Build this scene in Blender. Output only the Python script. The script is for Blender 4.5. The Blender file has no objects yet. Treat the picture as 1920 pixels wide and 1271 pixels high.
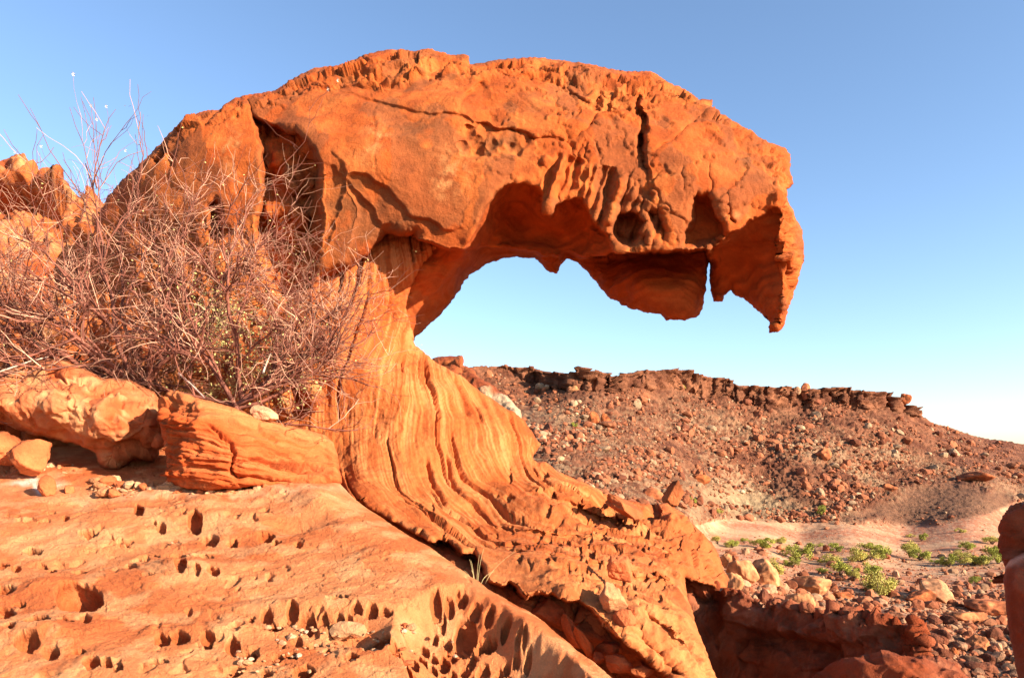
import bpy, math, random
import numpy as np
random.seed(7); rng = np.random.default_rng(11)
SC = bpy.context.scene
# ------------------------------------------------------------------ camera, sky, sun, exposure
F, VH, W, H = 1280.0, 850.0, 1920.0, 1271.0          # focal length and eye level in photo pixels
cam = bpy.data.cameras.new("camera"); camo = bpy.data.objects.new("camera", cam)
SC.collection.objects.link(camo); SC.camera = camo
camo.location = (0, 0, 0); camo.rotation_euler = (math.radians(90), 0, 0)
cam.sensor_width = 36.0; cam.lens = 36.0 * F / W
cam.shift_y = (VH - H / 2) / W
cam.clip_start = 0.05; cam.clip_end = 20000
SUN = np.array([0.80, -0.51, 0.37]); SUN /= np.linalg.norm(SUN)      # towards the sun
elev = math.asin(SUN[2]); az = math.atan2(SUN[0], SUN[1])
world = bpy.data.worlds.new("World"); SC.world = world; world.use_nodes = True
nt = world.node_tree; bg = nt.nodes["Background"]
sky = nt.nodes.new("ShaderNodeTexSky"); sky.sky_type = 'NISHITA'; sky.sun_disc = False
sky.sun_elevation = elev; sky.sun_rotation = az
sky.altitude = 500; sky.air_density = 1.0; sky.dust_density = 0.8; sky.ozone_density = 2.6
nt.links.new(sky.outputs[0], bg.inputs[0]); bg.inputs[1].default_value = 0.088
sl = bpy.data.lights.new("sun", 'SUN'); sl.energy = 5.0; sl.angle = math.radians(0.5); sl.color = (1.0, 0.84, 0.69)
so = bpy.data.objects.new("sun", sl); SC.collection.objects.link(so)
so.rotation_euler = (math.pi / 2 - elev, 0, math.atan2(SUN[0], -SUN[1])); so.location = (20, -20, 20)
SC.view_settings.view_transform = 'Standard'; SC.view_settings.look = 'None'
SC.view_settings.exposure = 1.72; SC.view_settings.gamma = 1.0

# ------------------------------------------------------------------ numpy helpers
def unp(u, v, Y):
    u = np.asarray(u, float); v = np.asarray(v, float); Y = np.asarray(Y, float)
    return np.stack([(u - W / 2) / F * Y, Y + 0 * u, (VH - v) / F * Y], -1)
_G = np.array([[1,1,0],[-1,1,0],[1,-1,0],[-1,-1,0],[1,0,1],[-1,0,1],[1,0,-1],[-1,0,-1],
               [0,1,1],[0,-1,1],[0,1,-1],[0,-1,-1],[1,1,0],[-1,1,0],[0,-1,1],[0,-1,-1]], np.float32)
def _hash(x, y, z, s):
    h = (x * np.uint32(374761393) + y * np.uint32(668265263) + z * np.uint32(2246822519) + np.uint32((s * 3266489917) & 0xffffffff))
    h = (h ^ (h >> np.uint32(13))) * np.uint32(1274126177)
    h = (h ^ (h >> np.uint32(16))) * np.uint32(2654435769)
    return h ^ (h >> np.uint32(15))
def perlin(p, s=0):
    p = np.asarray(p, np.float32); sh = p.shape[:-1]; p = p.reshape(-1, 3)
    i = np.floor(p); f = p - i; i = i.astype(np.int64).astype(np.uint32)
    w = f * f * f * (f * (f * 6 - 15) + 10)
    out = 0
    for dx in (0, 1):
        wx = w[:, 0] if dx else 1 - w[:, 0]
        for dy in (0, 1):
            wy = wx * (w[:, 1] if dy else 1 - w[:, 1])
            for dz in (0, 1):
                ww = wy * (w[:, 2] if dz else 1 - w[:, 2])
                g = _G[_hash(i[:, 0] + np.uint32(dx), i[:, 1] + np.uint32(dy), i[:, 2] + np.uint32(dz), s) & np.uint32(15)]
                out = out + ww * (g[:, 0] * (f[:, 0] - dx) + g[:, 1] * (f[:, 1] - dy) + g[:, 2] * (f[:, 2] - dz))
    return out.reshape(sh)
def fbm(p, o=4, s=0, g=0.5):
    r = 0; a = 1.0; p = np.asarray(p, np.float32)
    for k in range(o):
        r = r + a * perlin(p * (2.03 ** k) + 7.3 * k, s + k); a *= g
    return r
def ridged(p, o=4, s=0, g=0.5):
    r = 0; a = 1.0; p = np.asarray(p, np.float32)
    for k in range(o):
        r = r + a * (1 - 2.2 * np.abs(perlin(p * (2.03 ** k) + 3.1 * k, s + k))); a *= g
    return r
def worley(p, s=0):
    """distance to nearest and second cell point, and the nearest cell's random value"""
    p = np.asarray(p, np.float32); sh = p.shape[:-1]; p = p.reshape(-1, 3)
    i = np.floor(p).astype(np.int64)
    f1 = np.full(len(p), 9., np.float32); f2 = f1.copy(); idv = np.zeros(len(p), np.float32)
    for dx in (-1, 0, 1):
        for dy in (-1, 0, 1):
            for dz in (-1, 0, 1):
                c = i + np.array([dx, dy, dz]); cu = c.astype(np.uint32)
                h = _hash(cu[:, 0], cu[:, 1], cu[:, 2], s)
                q = np.stack([(h & np.uint32(1023)), (h >> np.uint32(10)) & np.uint32(1023), (h >> np.uint32(20)) & np.uint32(1023)], -1) / 1023.0
                d = np.sqrt(((c + q - p) ** 2).sum(-1))
                m = d < f1
                f2 = np.where(m, f1, np.minimum(f2, d)); f1 = np.where(m, d, f1)
                idv = np.where(m, ((h >> np.uint32(5)) & np.uint32(4095)) / 4095.0, idv)
    return f1.reshape(sh), f2.reshape(sh), idv.reshape(sh)
def facets(p, s=0):
    """flat tilted faces cell by cell, about -1..1, and the distance to the cell border"""
    p = np.asarray(p, np.float32); sh = p.shape[:-1]; p = p.reshape(-1, 3)
    i = np.floor(p).astype(np.int64)
    f1 = np.full(len(p), 9., np.float32); f2 = f1.copy(); fv = np.zeros(len(p), np.float32)
    for dx in (-1, 0, 1):
        for dy in (-1, 0, 1):
            for dz in (-1, 0, 1):
                cu = (i + np.array([dx, dy, dz])).astype(np.uint32); h = _hash(cu[:, 0], cu[:, 1], cu[:, 2], s)
                q = np.stack([(h & np.uint32(1023)), (h >> np.uint32(10)) & np.uint32(1023), (h >> np.uint32(20)) & np.uint32(1023)], -1) / 1023.0
                v = i + np.array([dx, dy, dz]) + q - p; d = np.sqrt((v ** 2).sum(-1)); m = d < f1
                g = _G[(h >> np.uint32(7)) & np.uint32(15)]; val = (v * g).sum(-1) * 0.9 + ((h >> np.uint32(13)) & np.uint32(255)) / 255.0 - 0.5
                f2 = np.where(m, f1, np.minimum(f2, d)); f1 = np.where(m, d, f1); fv = np.where(m, val, fv)
    return fv.reshape(sh), (f2 - f1).reshape(sh)
def sstep(a, b, x):
    t = np.clip((x - a) / (b - a), 0, 1); return t * t * (3 - 2 * t)
def tps(ctrl, u, v, log=False, smooth=0.0):
    c = np.array(ctrl, float); xy = c[:, :2] / 400.0; z = np.log(c[:, 2]) if log else c[:, 2]
    n = len(c)
    def ker(d2): return np.where(d2 > 1e-12, 0.5 * d2 * np.log(d2 + 1e-12), 0)
    K = ker(((xy[:, None] - xy[None]) ** 2).sum(-1)) + smooth * np.eye(n)
    Pm = np.concatenate([np.ones((n, 1)), xy], 1)
    A = np.block([[K, Pm], [Pm.T, np.zeros((3, 3))]])
    sol = np.linalg.solve(A, np.concatenate([z, np.zeros(3)]))
    x = np.asarray(u, float) / 400.0; y = np.asarray(v, float) / 400.0
    r = sol[n] + sol[n + 1] * x + sol[n + 2] * y
    for k in range(n): r = r + sol[k] * ker((x - xy[k, 0]) ** 2 + (y - xy[k, 1]) ** 2)
    return np.exp(r) if log else r
def segd(u, v, a, b):
    ax, ay = a; bx, by = b; dx, dy = bx - ax, by - ay; L = dx * dx + dy * dy + 1e-9
    t = np.clip(((u - ax) * dx + (v - ay) * dy) / L, 0, 1)
    return np.hypot(u - ax - t * dx, v - ay - t * dy), ((u - ax) * dy - (v - ay) * dx), t
def poly_sdf(u, v, poly):
    """negative inside"""
    d = np.full(np.shape(u), 1e9); ins = np.zeros(np.shape(u), bool); n = len(poly)
    for k in range(n):
        a = poly[k]; b = poly[(k + 1) % n]
        d = np.minimum(d, segd(u, v, a, b)[0])
        c = ((a[1] > v) != (b[1] > v))
        with np.errstate(divide='ignore', invalid='ignore'):
            xx = (b[0] - a[0]) * (v - a[1]) / ((b[1] - a[1]) if b[1] != a[1] else 1e-9) + a[0]
        ins ^= c & (u < xx)
    return np.where(ins, -d, d)
def line_d(u, v, pl):
    """distance to an open polyline, signed side (+ = right of travel in picture coords), and position along it 0..1"""
    d = np.full(np.shape(u), 1e9); s = np.zeros(np.shape(u)); al = np.zeros(np.shape(u)); n = len(pl) - 1
    for k in range(n):
        dd, side, t = segd(u, v, pl[k], pl[k + 1]); m = dd < d
        d = np.where(m, dd, d); s = np.where(m, side, s); al = np.where(m, (k + t) / n, al)
    return d, np.sign(s), al
def warp(u, v, amp, sc, s=0):
    q = np.stack([u / sc, v / sc, 0 * u + 0.37], -1)
    return u + amp * fbm(q, 3, s), v + amp * fbm(q + 31.7, 3, s + 9)
def crack(u, v, pl, w, depth, taper=True):
    d, s, a = line_d(u, v, pl)
    t = np.minimum(1, 6 * np.minimum(a, 1 - a) + 0.25) if taper else 1
    return depth * t * np.exp(-(d / w) ** 2)
def ledge(u, v, pl, h, L, side=1, w=2.5):
    """pushes the given side of the line back by h at the line, fading out over L pixels"""
    d, s, a = line_d(u, v, pl)
    t = np.minimum(1, 5 * np.minimum(a, 1 - a) + 0.1)
    return h * t * sstep(-w, w, d * s * side) * np.exp(-(d / L) ** 1.5)
def recess(u, v, poly, depth, edge):
    return depth * sstep(edge, -edge, poly_sdf(u, v, poly))
def lerp(a, b, t): return a * (1 - t[..., None]) + np.asarray(b) * t[..., None]

# ------------------------------------------------------------------ mesh and object helpers
def mesh_np(name, V, Q, T=None, cols=None, smooth=True, attrs=None):
    me = bpy.data.meshes.new(name); V = np.asarray(V, np.float32)
    Q = np.asarray(Q, np.int32).reshape(-1, 4); T = np.zeros((0, 3), np.int32) if T is None else np.asarray(T, np.int32).reshape(-1, 3)
    me.vertices.add(len(V)); me.vertices.foreach_set("co", V.ravel())
    nl = Q.size + T.size; me.loops.add(nl)
    me.loops.foreach_set("vertex_index", np.concatenate([Q.ravel(), T.ravel()]).astype(np.int32))
    me.polygons.add(len(Q) + len(T))
    st = np.concatenate([np.arange(len(Q)) * 4, Q.size + np.arange(len(T)) * 3]).astype(np.int32)
    me.polygons.foreach_set("loop_start", st)
    me.polygons.foreach_set("use_smooth", np.full(len(Q) + len(T), bool(smooth)))
    if cols is not None:
        a = me.color_attributes.new("Col", 'FLOAT_COLOR', 'POINT')
        c = np.ones((len(V), 4), np.float32); c[:, :3] = 0.80 * np.clip(cols, 0, 1) ** 1.25; a.data.foreach_set("color", c.ravel())
    me.update(calc_edges=True); me.validate()
    return me
def link(name, me, mat=None, parent=None, loc=None):
    o = bpy.data.objects.new(name, me); SC.collection.objects.link(o)
    if mat is not None and me is not None: me.materials.clear(); me.materials.append(mat)
    if parent is not None: o.parent = parent
    if loc is not None: o.location = loc
    return o
def tag(o, label=None, cat=None, group=None, kind=None):
    if label: o["label"] = label
    if cat: o["category"] = cat
    if group: o["group"] = group
    if kind: o["kind"] = kind
    return o
def empty(name, loc): return link(name, None, loc=loc)

# ------------------------------------------------------------------ materials
def new_mat(name):
    m = bpy.data.materials.new(name); m.use_nodes = True
    return m, m.node_tree, m.node_tree.nodes["Principled BSDF"]
def rock_mat(name, scale=6.0, bump=0.5, dist=0.03, var=0.35, fine=70.0, pock=0.0, rough=0.92):
    """colour attribute varied by two noises, with grain, pocks and pits in the normal"""
    m, t, b = new_mat(name); N = t.nodes.new; L = t.links.new
    at = N("ShaderNodeAttribute"); at.attribute_name = "Col"
    tc = N("ShaderNodeTexCoord")
    n1 = N("ShaderNodeTexNoise"); n1.inputs["Scale"].default_value = scale; n1.inputs["Detail"].default_value = 8; n1.inputs["Roughness"].default_value = 0.65
    n2 = N("ShaderNodeTexNoise"); n2.inputs["Scale"].default_value = fine; n2.inputs["Detail"].default_value = 5; n2.inputs["Roughness"].default_value = 0.7
    for n in (n1, n2): L(tc.outputs["Object"], n.inputs["Vector"])
    r1 = N("ShaderNodeMapRange"); r1.inputs[1].default_value = 0.3; r1.inputs[2].default_value = 0.7; r1.inputs[3].default_value = 1 - var; r1.inputs[4].default_value = 1 + var * 0.6
    r2 = N("ShaderNodeMapRange"); r2.inputs[1].default_value = 0.3; r2.inputs[2].default_value = 0.7; r2.inputs[3].default_value = 0.84; r2.inputs[4].default_value = 1.12
    L(n1.outputs["Fac"], r1.inputs[0]); L(n2.outputs["Fac"], r2.inputs[0])
    mu = N("ShaderNodeMath"); mu.operation = 'MULTIPLY'; L(r1.outputs[0], mu.inputs[0]); L(r2.outputs[0], mu.inputs[1])
    mx = N("ShaderNodeMix"); mx.data_type = 'RGBA'; mx.blend_type = 'MULTIPLY'; mx.inputs[0].default_value = 1
    L(at.outputs["Color"], mx.inputs[6]); L(mu.outputs[0], mx.inputs[7]); L(mx.outputs[2], b.inputs["Base Color"])
    b.inputs["Roughness"].default_value = rough; b.inputs["Specular IOR Level"].default_value = 0.15
    n3 = N("ShaderNodeTexNoise"); n3.inputs["Scale"].default_value = (scale * fine) ** 0.5; n3.inputs["Detail"].default_value = 6; n3.inputs["Roughness"].default_value = 0.75
    L(tc.outputs["Object"], n3.inputs["Vector"])
    ad = N("ShaderNodeMath"); ad.operation = 'MULTIPLY_ADD'; ad.inputs[1].default_value = 0.35
    L(n2.outputs["Fac"], ad.inputs[0]); L(n3.outputs["Fac"], ad.inputs[2])
    ae = N("ShaderNodeMath"); ae.operation = 'ADD'; L(ad.outputs[0], ae.inputs[0]); L(n1.outputs["Fac"], ae.inputs[1])
    hgt = ae.outputs[0]
    if pock:
        vo = N("ShaderNodeTexVoronoi"); vo.inputs["Scale"].default_value = fine * 0.28; L(tc.outputs["Object"], vo.inputs["Vector"])
        vr = N("ShaderNodeMapRange"); vr.inputs[1].default_value = 0.0; vr.inputs[2].default_value = 0.35; vr.inputs[3].default_value = -pock; vr.inputs[4].default_value = 0
        L(vo.outputs["Distance"], vr.inputs[0])
        a2 = N("ShaderNodeMath"); a2.operation = 'ADD'; L(hgt, a2.inputs[0]); L(vr.outputs[0], a2.inputs[1]); hgt = a2.outputs[0]
    bp = N("ShaderNodeBump"); bp.inputs["Strength"].default_value = bump; bp.inputs["Distance"].default_value = dist
    L(hgt, bp.inputs["Height"]); L(bp.outputs[0], b.inputs["Normal"])
    return m
M_arch = rock_mat("arch_sandstone", 5, 0.62, 0.05, 0.25, 60, 0.0)
M_pier = rock_mat("striped_sandstone", 7, 0.6, 0.04, 0.2, 80)
M_slab = rock_mat("pitted_sandstone", 9, 0.8, 0.03, 0.2, 110, 0.15)
M_block = rock_mat("layered_sandstone", 8, 0.6, 0.03, 0.22, 90)
M_dark = rock_mat("red_sandstone", 5, 0.7, 0.05, 0.3, 70)
M_far = rock_mat("hill_rock", 0.35, 0.8, 0.7, 0.35, 2.2)
M_ground = rock_mat("valley_soil", 0.3, 0.6, 0.3, 0.3, 3.0)
M_stone = rock_mat("loose_stone", 3.0, 0.6, 0.05, 0.3, 30)
def simple_mat(name, col, rough=0.8, var=0.3, scale=20, trans=0.0):
    m, t, b = new_mat(name); N = t.nodes.new; L = t.links.new
    n = N("ShaderNodeTexNoise"); n.inputs["Scale"].default_value = scale; n.inputs["Detail"].default_value = 3
    tc = N("ShaderNodeTexCoord"); L(tc.outputs["Object"], n.inputs["Vector"])
    cr = N("ShaderNodeValToRGB"); c = np.array(col)
    cr.color_ramp.elements[0].position = 0.3; cr.color_ramp.elements[1].position = 0.7
    cr.color_ramp.elements[0].color = (*np.clip(c * (1 - var), 0, 1), 1); cr.color_ramp.elements[1].color = (*np.clip(c * (1 + var), 0, 1), 1)
    L(n.outputs["Fac"], cr.inputs[0]); L(cr.outputs[0], b.inputs["Base Color"])
    b.inputs["Roughness"].default_value = rough; b.inputs["Specular IOR Level"].default_value = 0.2
    if trans: b.inputs["Transmission Weight"].default_value = 0
    return m
M_bark = simple_mat("reddish_bark", (0.17, 0.060, 0.037), 0.75, 0.4, 6)
M_twig = simple_mat("pale_twig", (0.44, 0.24, 0.15), 0.75, 0.65, 2.2)
M_deadwood = simple_mat("bleached_wood", (0.46, 0.35, 0.27), 0.8, 0.35, 12)
M_leaf = simple_mat("pale_green_leaf", (0.40, 0.36, 0.13), 0.6, 0.35, 8)
M_seed = simple_mat("white_seed_fluff", (0.75, 0.66, 0.55), 0.9, 0.15, 30)
M_bush = simple_mat("acacia_leaf", (0.27, 0.27, 0.04), 0.7, 0.4, 0.9)
M_bush2 = simple_mat("acacia_leaf_yellowed", (0.38, 0.33, 0.07), 0.7, 0.4, 0.9)
M_trunk = simple_mat("acacia_bark", (0.10, 0.06, 0.04), 0.85, 0.3, 3)
M_grass = simple_mat("dry_grass", (0.48, 0.40, 0.18), 0.7, 0.25, 20)

# ------------------------------------------------------------------ relief: a rock whose front follows D(u, v) and whose back lies behind it
def axis(lo, hi, step, flo, fhi, coarse=10):
    a = np.arange(max(lo, flo), min(hi, fhi) + step, step)
    pre = np.arange(lo, a[0] - coarse * 0.5, coarse) if lo < flo else np.array([])
    post = np.arange(a[-1] + coarse, hi + coarse, coarse) if hi > fhi else np.array([])
    return np.concatenate([pre, a, post])
def blur(D, n):
    for _ in range(n):
        P = np.pad(D, 1, mode='edge')
        D = (P[1:-1, 1:-1] * 4 + P[:-2, 1:-1] * 2 + P[2:, 1:-1] * 2 + P[1:-1, :-2] * 2 + P[1:-1, 2:] * 2 + P[:-2, :-2] + P[2:, 2:] + P[:-2, 2:] + P[2:, :-2]) / 16
    return D
def grid_normals(P):
    du = np.gradient(P, axis=1); dv = np.gradient(P, axis=0)
    n = np.cross(du, dv); n /= np.linalg.norm(n, axis=-1, keepdims=True) + 1e-9
    c = (n * P).sum(-1, keepdims=True)
    return np.where(c > 0, -n, n)
def relief(name, outline, depth, step=2.0, edge_amp=2.0, edge_sc=14, roll=0.25, rollR=22, thick=1.2, thickR=120,
           feats=None, disp=None, color=None, mat=None, parent=None, seed=0, blurn=1, origin=None, frame=(-20, 1940, -20, 1300), open_back=False, edge_fade=14):
    o = np.array(outline, float)
    u1 = axis(o[:, 0].min() - 4, o[:, 0].max() + 4, step, frame[0], frame[1]); v1 = axis(o[:, 1].min() - 4, o[:, 1].max() + 4, step, frame[2], frame[3])
    U, V = np.meshgrid(u1, v1)
    sd = poly_sdf(U, V, outline)
    if edge_amp:
        q = np.stack([U / edge_sc, V / edge_sc, 0 * U + seed * 1.7], -1)
        sd = sd + edge_amp * fbm(q, 4, seed, 0.6)
    D = depth(U, V)
    if feats is not None: D = feats(U, V, D)
    D = blur(D, blurn)
    K = sd < 0.6 * step
    cell = K[:-1, :-1] & K[1:, :-1] & K[:-1, 1:] & K[1:, 1:]
    used = np.zeros_like(K); full = np.ones_like(K)
    for (a, b) in ((slice(0, -1), slice(0, -1)), (slice(1, None), slice(0, -1)), (slice(0, -1), slice(1, None)), (slice(1, None), slice(1, None))):
        used[a, b] |= cell
    pad = np.pad(cell, 1)
    full = pad[:-1, :-1] & pad[1:, :-1] & pad[:-1, 1:] & pad[1:, 1:]
    border = used & ~full
    gy, gx = np.gradient(sd, v1, u1); gl = gx * gx + gy * gy + 1e-6
    mv = border & (np.abs(sd) < 2.5 * step)
    U2 = np.where(mv, U - gx * sd / gl, U); V2 = np.where(mv, V - gy * sd / gl, V)
    U2 = np.clip(U2, U - 2 * step, U + 2 * step); V2 = np.clip(V2, V - 2 * step, V + 2 * step)
    din = np.where(mv, 0, np.clip(-sd, 0, None))
    gDv, gDu = np.gradient(D, v1, u1); lim = 0.02 * D; D = D + np.where(mv, np.clip(gDu * (U2 - U) + gDv * (V2 - V), -lim, lim), 0)
    rr = 1 - np.clip(din / rollR, 0, 1)
    Df = D + roll * (1 - np.sqrt(np.clip(1 - rr ** 2, 0, 1)))
    P = unp(U2, V2, Df); N = grid_normals(unp(U, V, blur(Df, 2)))
    if disp is not None:
        dd = disp(U, V, P, N, din); vec = 0
        if isinstance(dd, tuple): dd, vec = dd
        view = P / np.linalg.norm(P, axis=-1, keepdims=True); fr = np.abs((N * view).sum(-1))
        P = P + N * (dd * (0.12 + 0.88 * sstep(0, edge_fade, din)) * (0.2 + 0.8 * sstep(0.03, 0.30, fr)))[..., None] + vec
    C = color(U, V, P, N, din) if color is not None else None
    idx = np.full(U.shape, -1); idx[used] = np.arange(used.sum())
    q = np.stack([idx[:-1, :-1], idx[1:, :-1], idx[1:, 1:], idx[:-1, 1:]], -1)[cell]
    VV = P[used]; CC = C[used] if C is not None else None; QQ = q
    if not open_back:
        tb = np.sqrt(np.clip(din / thickR, 0, 1)) * thick
        Db = blur(Df, 6) + tb
        Db = np.maximum(Db, Df + 0.15 * np.clip(din / 20, 0, 1))
        B = unp(U2, V2, Db) ; B = B + (fbm(B * 0.8, 3, seed + 50) * 0.25 * np.clip(din / 40, 0, 1))[..., None] * np.array([0.3, 1, 0.3])
        inn = used & ~border
        ib = idx.copy(); ib[inn] = used.sum() + np.arange(inn.sum())
        qb = np.stack([ib[:-1, :-1], ib[:-1, 1:], ib[1:, 1:], ib[1:, :-1]], -1)[cell]
        VV = np.concatenate([VV, B[inn]]); QQ = np.concatenate([q, qb])
        if CC is not None: CC = np.concatenate([CC, C[inn]])
    org = np.array(origin if origin is not None else (0, 0, 0), float)
    me = mesh_np(name, VV - org, QQ, cols=CC)
    ob = link(name, me, mat, parent)
    if parent is None: ob.location = org
    return ob, (U, V, P, N, used)

# ================================================================== THE ARCH
def slab_plane(V): return 1.934 / np.maximum((V - VH) / F + 0.257, 0.05)
TOP = [(200,372),(230,335),(265,305),(290,280),(310,258),(340,225),(380,210),(410,205),(440,185),(468,178),(515,171),(545,150),(565,140),(590,127),(620,125),(650,118),(680,105),(705,98),(730,95),(760,93),(775,97),(800,91),(825,97),(850,104),(868,101),(878,105),(880,122),(905,117),(940,112),(975,110),(1010,109),(1050,112),(1090,118),(1130,126),(1165,133),(1200,133),(1222,134),(1245,150),(1290,172),(1310,186),(1337,188),(1333,200),(1350,213),(1385,232),(1420,256),(1450,270),(1470,278),(1482,290),(1483,325),(1487,345),(1475,355),(1478,375),(1490,405),(1502,430),(1508,465),(1505,500),(1495,525),(1485,560),(1475,590),(1470,612),(1458,622),(1443,623),(1441,603)]
BEAK_LOW = [(1441,603),(1425,585),(1408,572),(1395,560),(1380,555),(1370,546),(1358,555),(1357,567),(1338,565),(1333,545),(1330,520),(1332,499)]
LOBE = [(1327,499),(1324,540),(1318,570),(1312,592),(1285,600),(1250,599),(1240,590),(1200,583),(1170,573),(1145,560),(1125,540),(1110,520),(1085,495),(1062,484)]
OPEN = [(1062,484),(1050,500),(1043,513),(1025,508),(1015,495),(1003,484),(970,482),(945,485),(925,492),(912,495),(900,505),(880,515),(870,528),(862,545),(850,560),(835,580),(815,600),(795,618),(780,632),(776,640)]
LIP = [(690,478),(725,437),(750,446),(775,440),(800,452),(830,463),(864,470)]
over_out = TOP + BEAK_LOW[1:] + [(1329,489)] + LOBE + OPEN[1:] + [(742,602),(735,578),(740,545),(752,505),(765,470),(775,440)] + LIP[::-1][4:] + [(655,508),(604,522),(594,560),(588,640),(575,725),(300,725),(190,660),(140,520)]
F_CTRL = [(210,365,10.2),(150,520,10.2),(300,270,9.7),(250,420,9.6),(350,400,9.0),(300,560,9.3),(350,650,9.1),(580,640,8.95),(400,250,9.2),(470,185,9.6),(470,350,8.8),(560,150,9.8),
 (600,300,8.55),(600,480,8.55),(700,110,9.9),(700,250,8.62),(700,400,8.47),(720,435,8.45),(800,100,10),(850,200,8.85),(830,330,8.42),(800,450,8.4),(862,468,8.35),(900,390,8.3),(950,345,8.35),
 (1000,112,10),(1000,200,8.9),(1000,300,8.45),(1030,395,8.25),(1100,380,8.3),(1200,135,9.8),(1200,220,8.75),(1200,350,8.25),(1160,470,8.15),(1250,465,8.1),(1340,190,9.4),(1330,300,8.4),(1340,460,8.1),
 (1400,260,8.9),(1440,400,8.15),(1480,290,8.9),(1470,380,8.2),(1480,450,8.3),(1505,470,8.55),(1490,540,8.5),(1455,610,8.45),(1470,560,8.35)]
C1 = [(868,471),(880,450),(895,425),(905,395),(925,365),(950,347),(985,343),(1005,350),(1015,362),(1018,400),(1032,404),(1037,385),(1060,370),(1090,372),(1100,390),(1115,420),(1140,440),(1155,475),(1080,486),(1010,478),(950,466),(900,462)]
C1_C = [(880,450,8.42),(905,395,8.5),(950,347,8.6),(1000,350,8.7),(1030,400,8.75),(1090,375,8.7),(1150,440,8.55),(1155,475,8.5),(1080,486,9.1),(1010,478,9.35),(950,466,9.5),(900,462,9.3),(960,410,9.55),(1030,440,9.5),(1090,430,9.2)]
C2 = [(864,470),(900,462),(950,466),(1010,478),(1080,486)] + OPEN + [(735,602),(730,578),(735,545),(745,505),(758,470),(772,446),(800,455),(830,466)]
C2_C = [(776,640,9.6),(800,600,10.0),(850,550,10.35),(880,510,10.6),(945,485,10.7),(1003,484,10.5),(1062,486,10.3),(1035,510,10.2),(762,570,9.25),(790,500,9.15),(735,545,9.5),(760,470,9.5),(800,460,9.3),(835,470,8.95),(868,471,8.7),(900,470,9.9),(950,472,10.3),(1010,482,10.2),(840,520,9.7)]
LB = [(1062,484),(1080,486),(1155,475),(1250,473),(1328,468),(1331,489)] + LOBE[:-1]
LB_C = [(1062,484,10.3),(1155,478,10.2),(1250,476,10.0),(1325,472,9.7),(1120,520,10.1),(1200,530,9.45),(1270,535,9.3),(1200,580,9.7),(1280,597,9.6),(1322,530,9.5),(1312,590,9.7)]
BK = [(1331,468),(1350,447),(1400,422),(1440,402),(1466,388),(1455,430),(1458,480),(1468,530),(1460,590),(1445,622)] + BEAK_LOW + [(1330,489)]
BK_C = [(1335,470,8.7),(1400,425,8.4),(1440,405,8.3),(1462,392,8.28),(1335,520,9.4),(1340,560,9.45),(1400,500,9.0),(1400,560,9.15),(1448,480,8.5),(1440,600,8.75),(1462,540,8.42)]
RECESS = [(476,224),(500,232),(530,245),(560,250),(578,262),(590,285),(597,310),(599,400),(596,480),(582,540),(540,580),(500,520),(482,430),(495,350),(493,280)]
POCKET = [(852,235),(860,270),(868,290),(885,297),(920,296),(950,293),(972,297),(985,275),(1002,256),(960,246),(900,232)]
FINS = [(1012,300),(1060,290),(1110,305),(1180,325),(1215,380),(1255,440),(1245,458),(1150,472),(1110,420),(1090,370),(1050,365),(1025,400),(1008,350)]
NICHE2 = [(1146,440),(1150,412),(1165,398),(1190,402),(1208,418),(1200,440),(1180,458),(1165,462)]
NICHE3 = [(1282,458),(1290,430),(1295,385),(1308,366),(1325,368),(1340,388),(1352,415),(1357,440),(1335,458),(1310,464)]
NICHE4 = [(1215,400),(1235,392),(1250,415),(1246,435),(1222,430)]
SLABEDGE = [(597,292),(622,286),(640,303),(650,322),(645,340),(665,327),(685,326),(702,341),(725,351),(745,375),(760,397),(775,407),(800,413),(830,428),(852,434),(877,424)]
SECOND = [(600,300),(625,312),(640,330),(662,358),(690,386),(712,420),(725,437)]
def over_depth(U, V):
    D = tps(F_CTRL, U, V); EDGE_M = np.where(np.minimum(line_d(U, V, OPEN)[0], np.minimum(line_d(U, V, LOBE)[0], line_d(U, V, BEAK_LOW[1:])[0])) < 12, 11, 0)
    for poly, c in ((C2, C2_C), (C1, C1_C), (LB, LB_C), (BK, BK_C)):
        wu, wv = warp(U, V, 3.0, 18, 5)
        s = poly_sdf(wu, wv, poly)
        D = np.where(s < EDGE_M, np.maximum(tps(c, U, V), D - 0.1), D)
    return D
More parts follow.
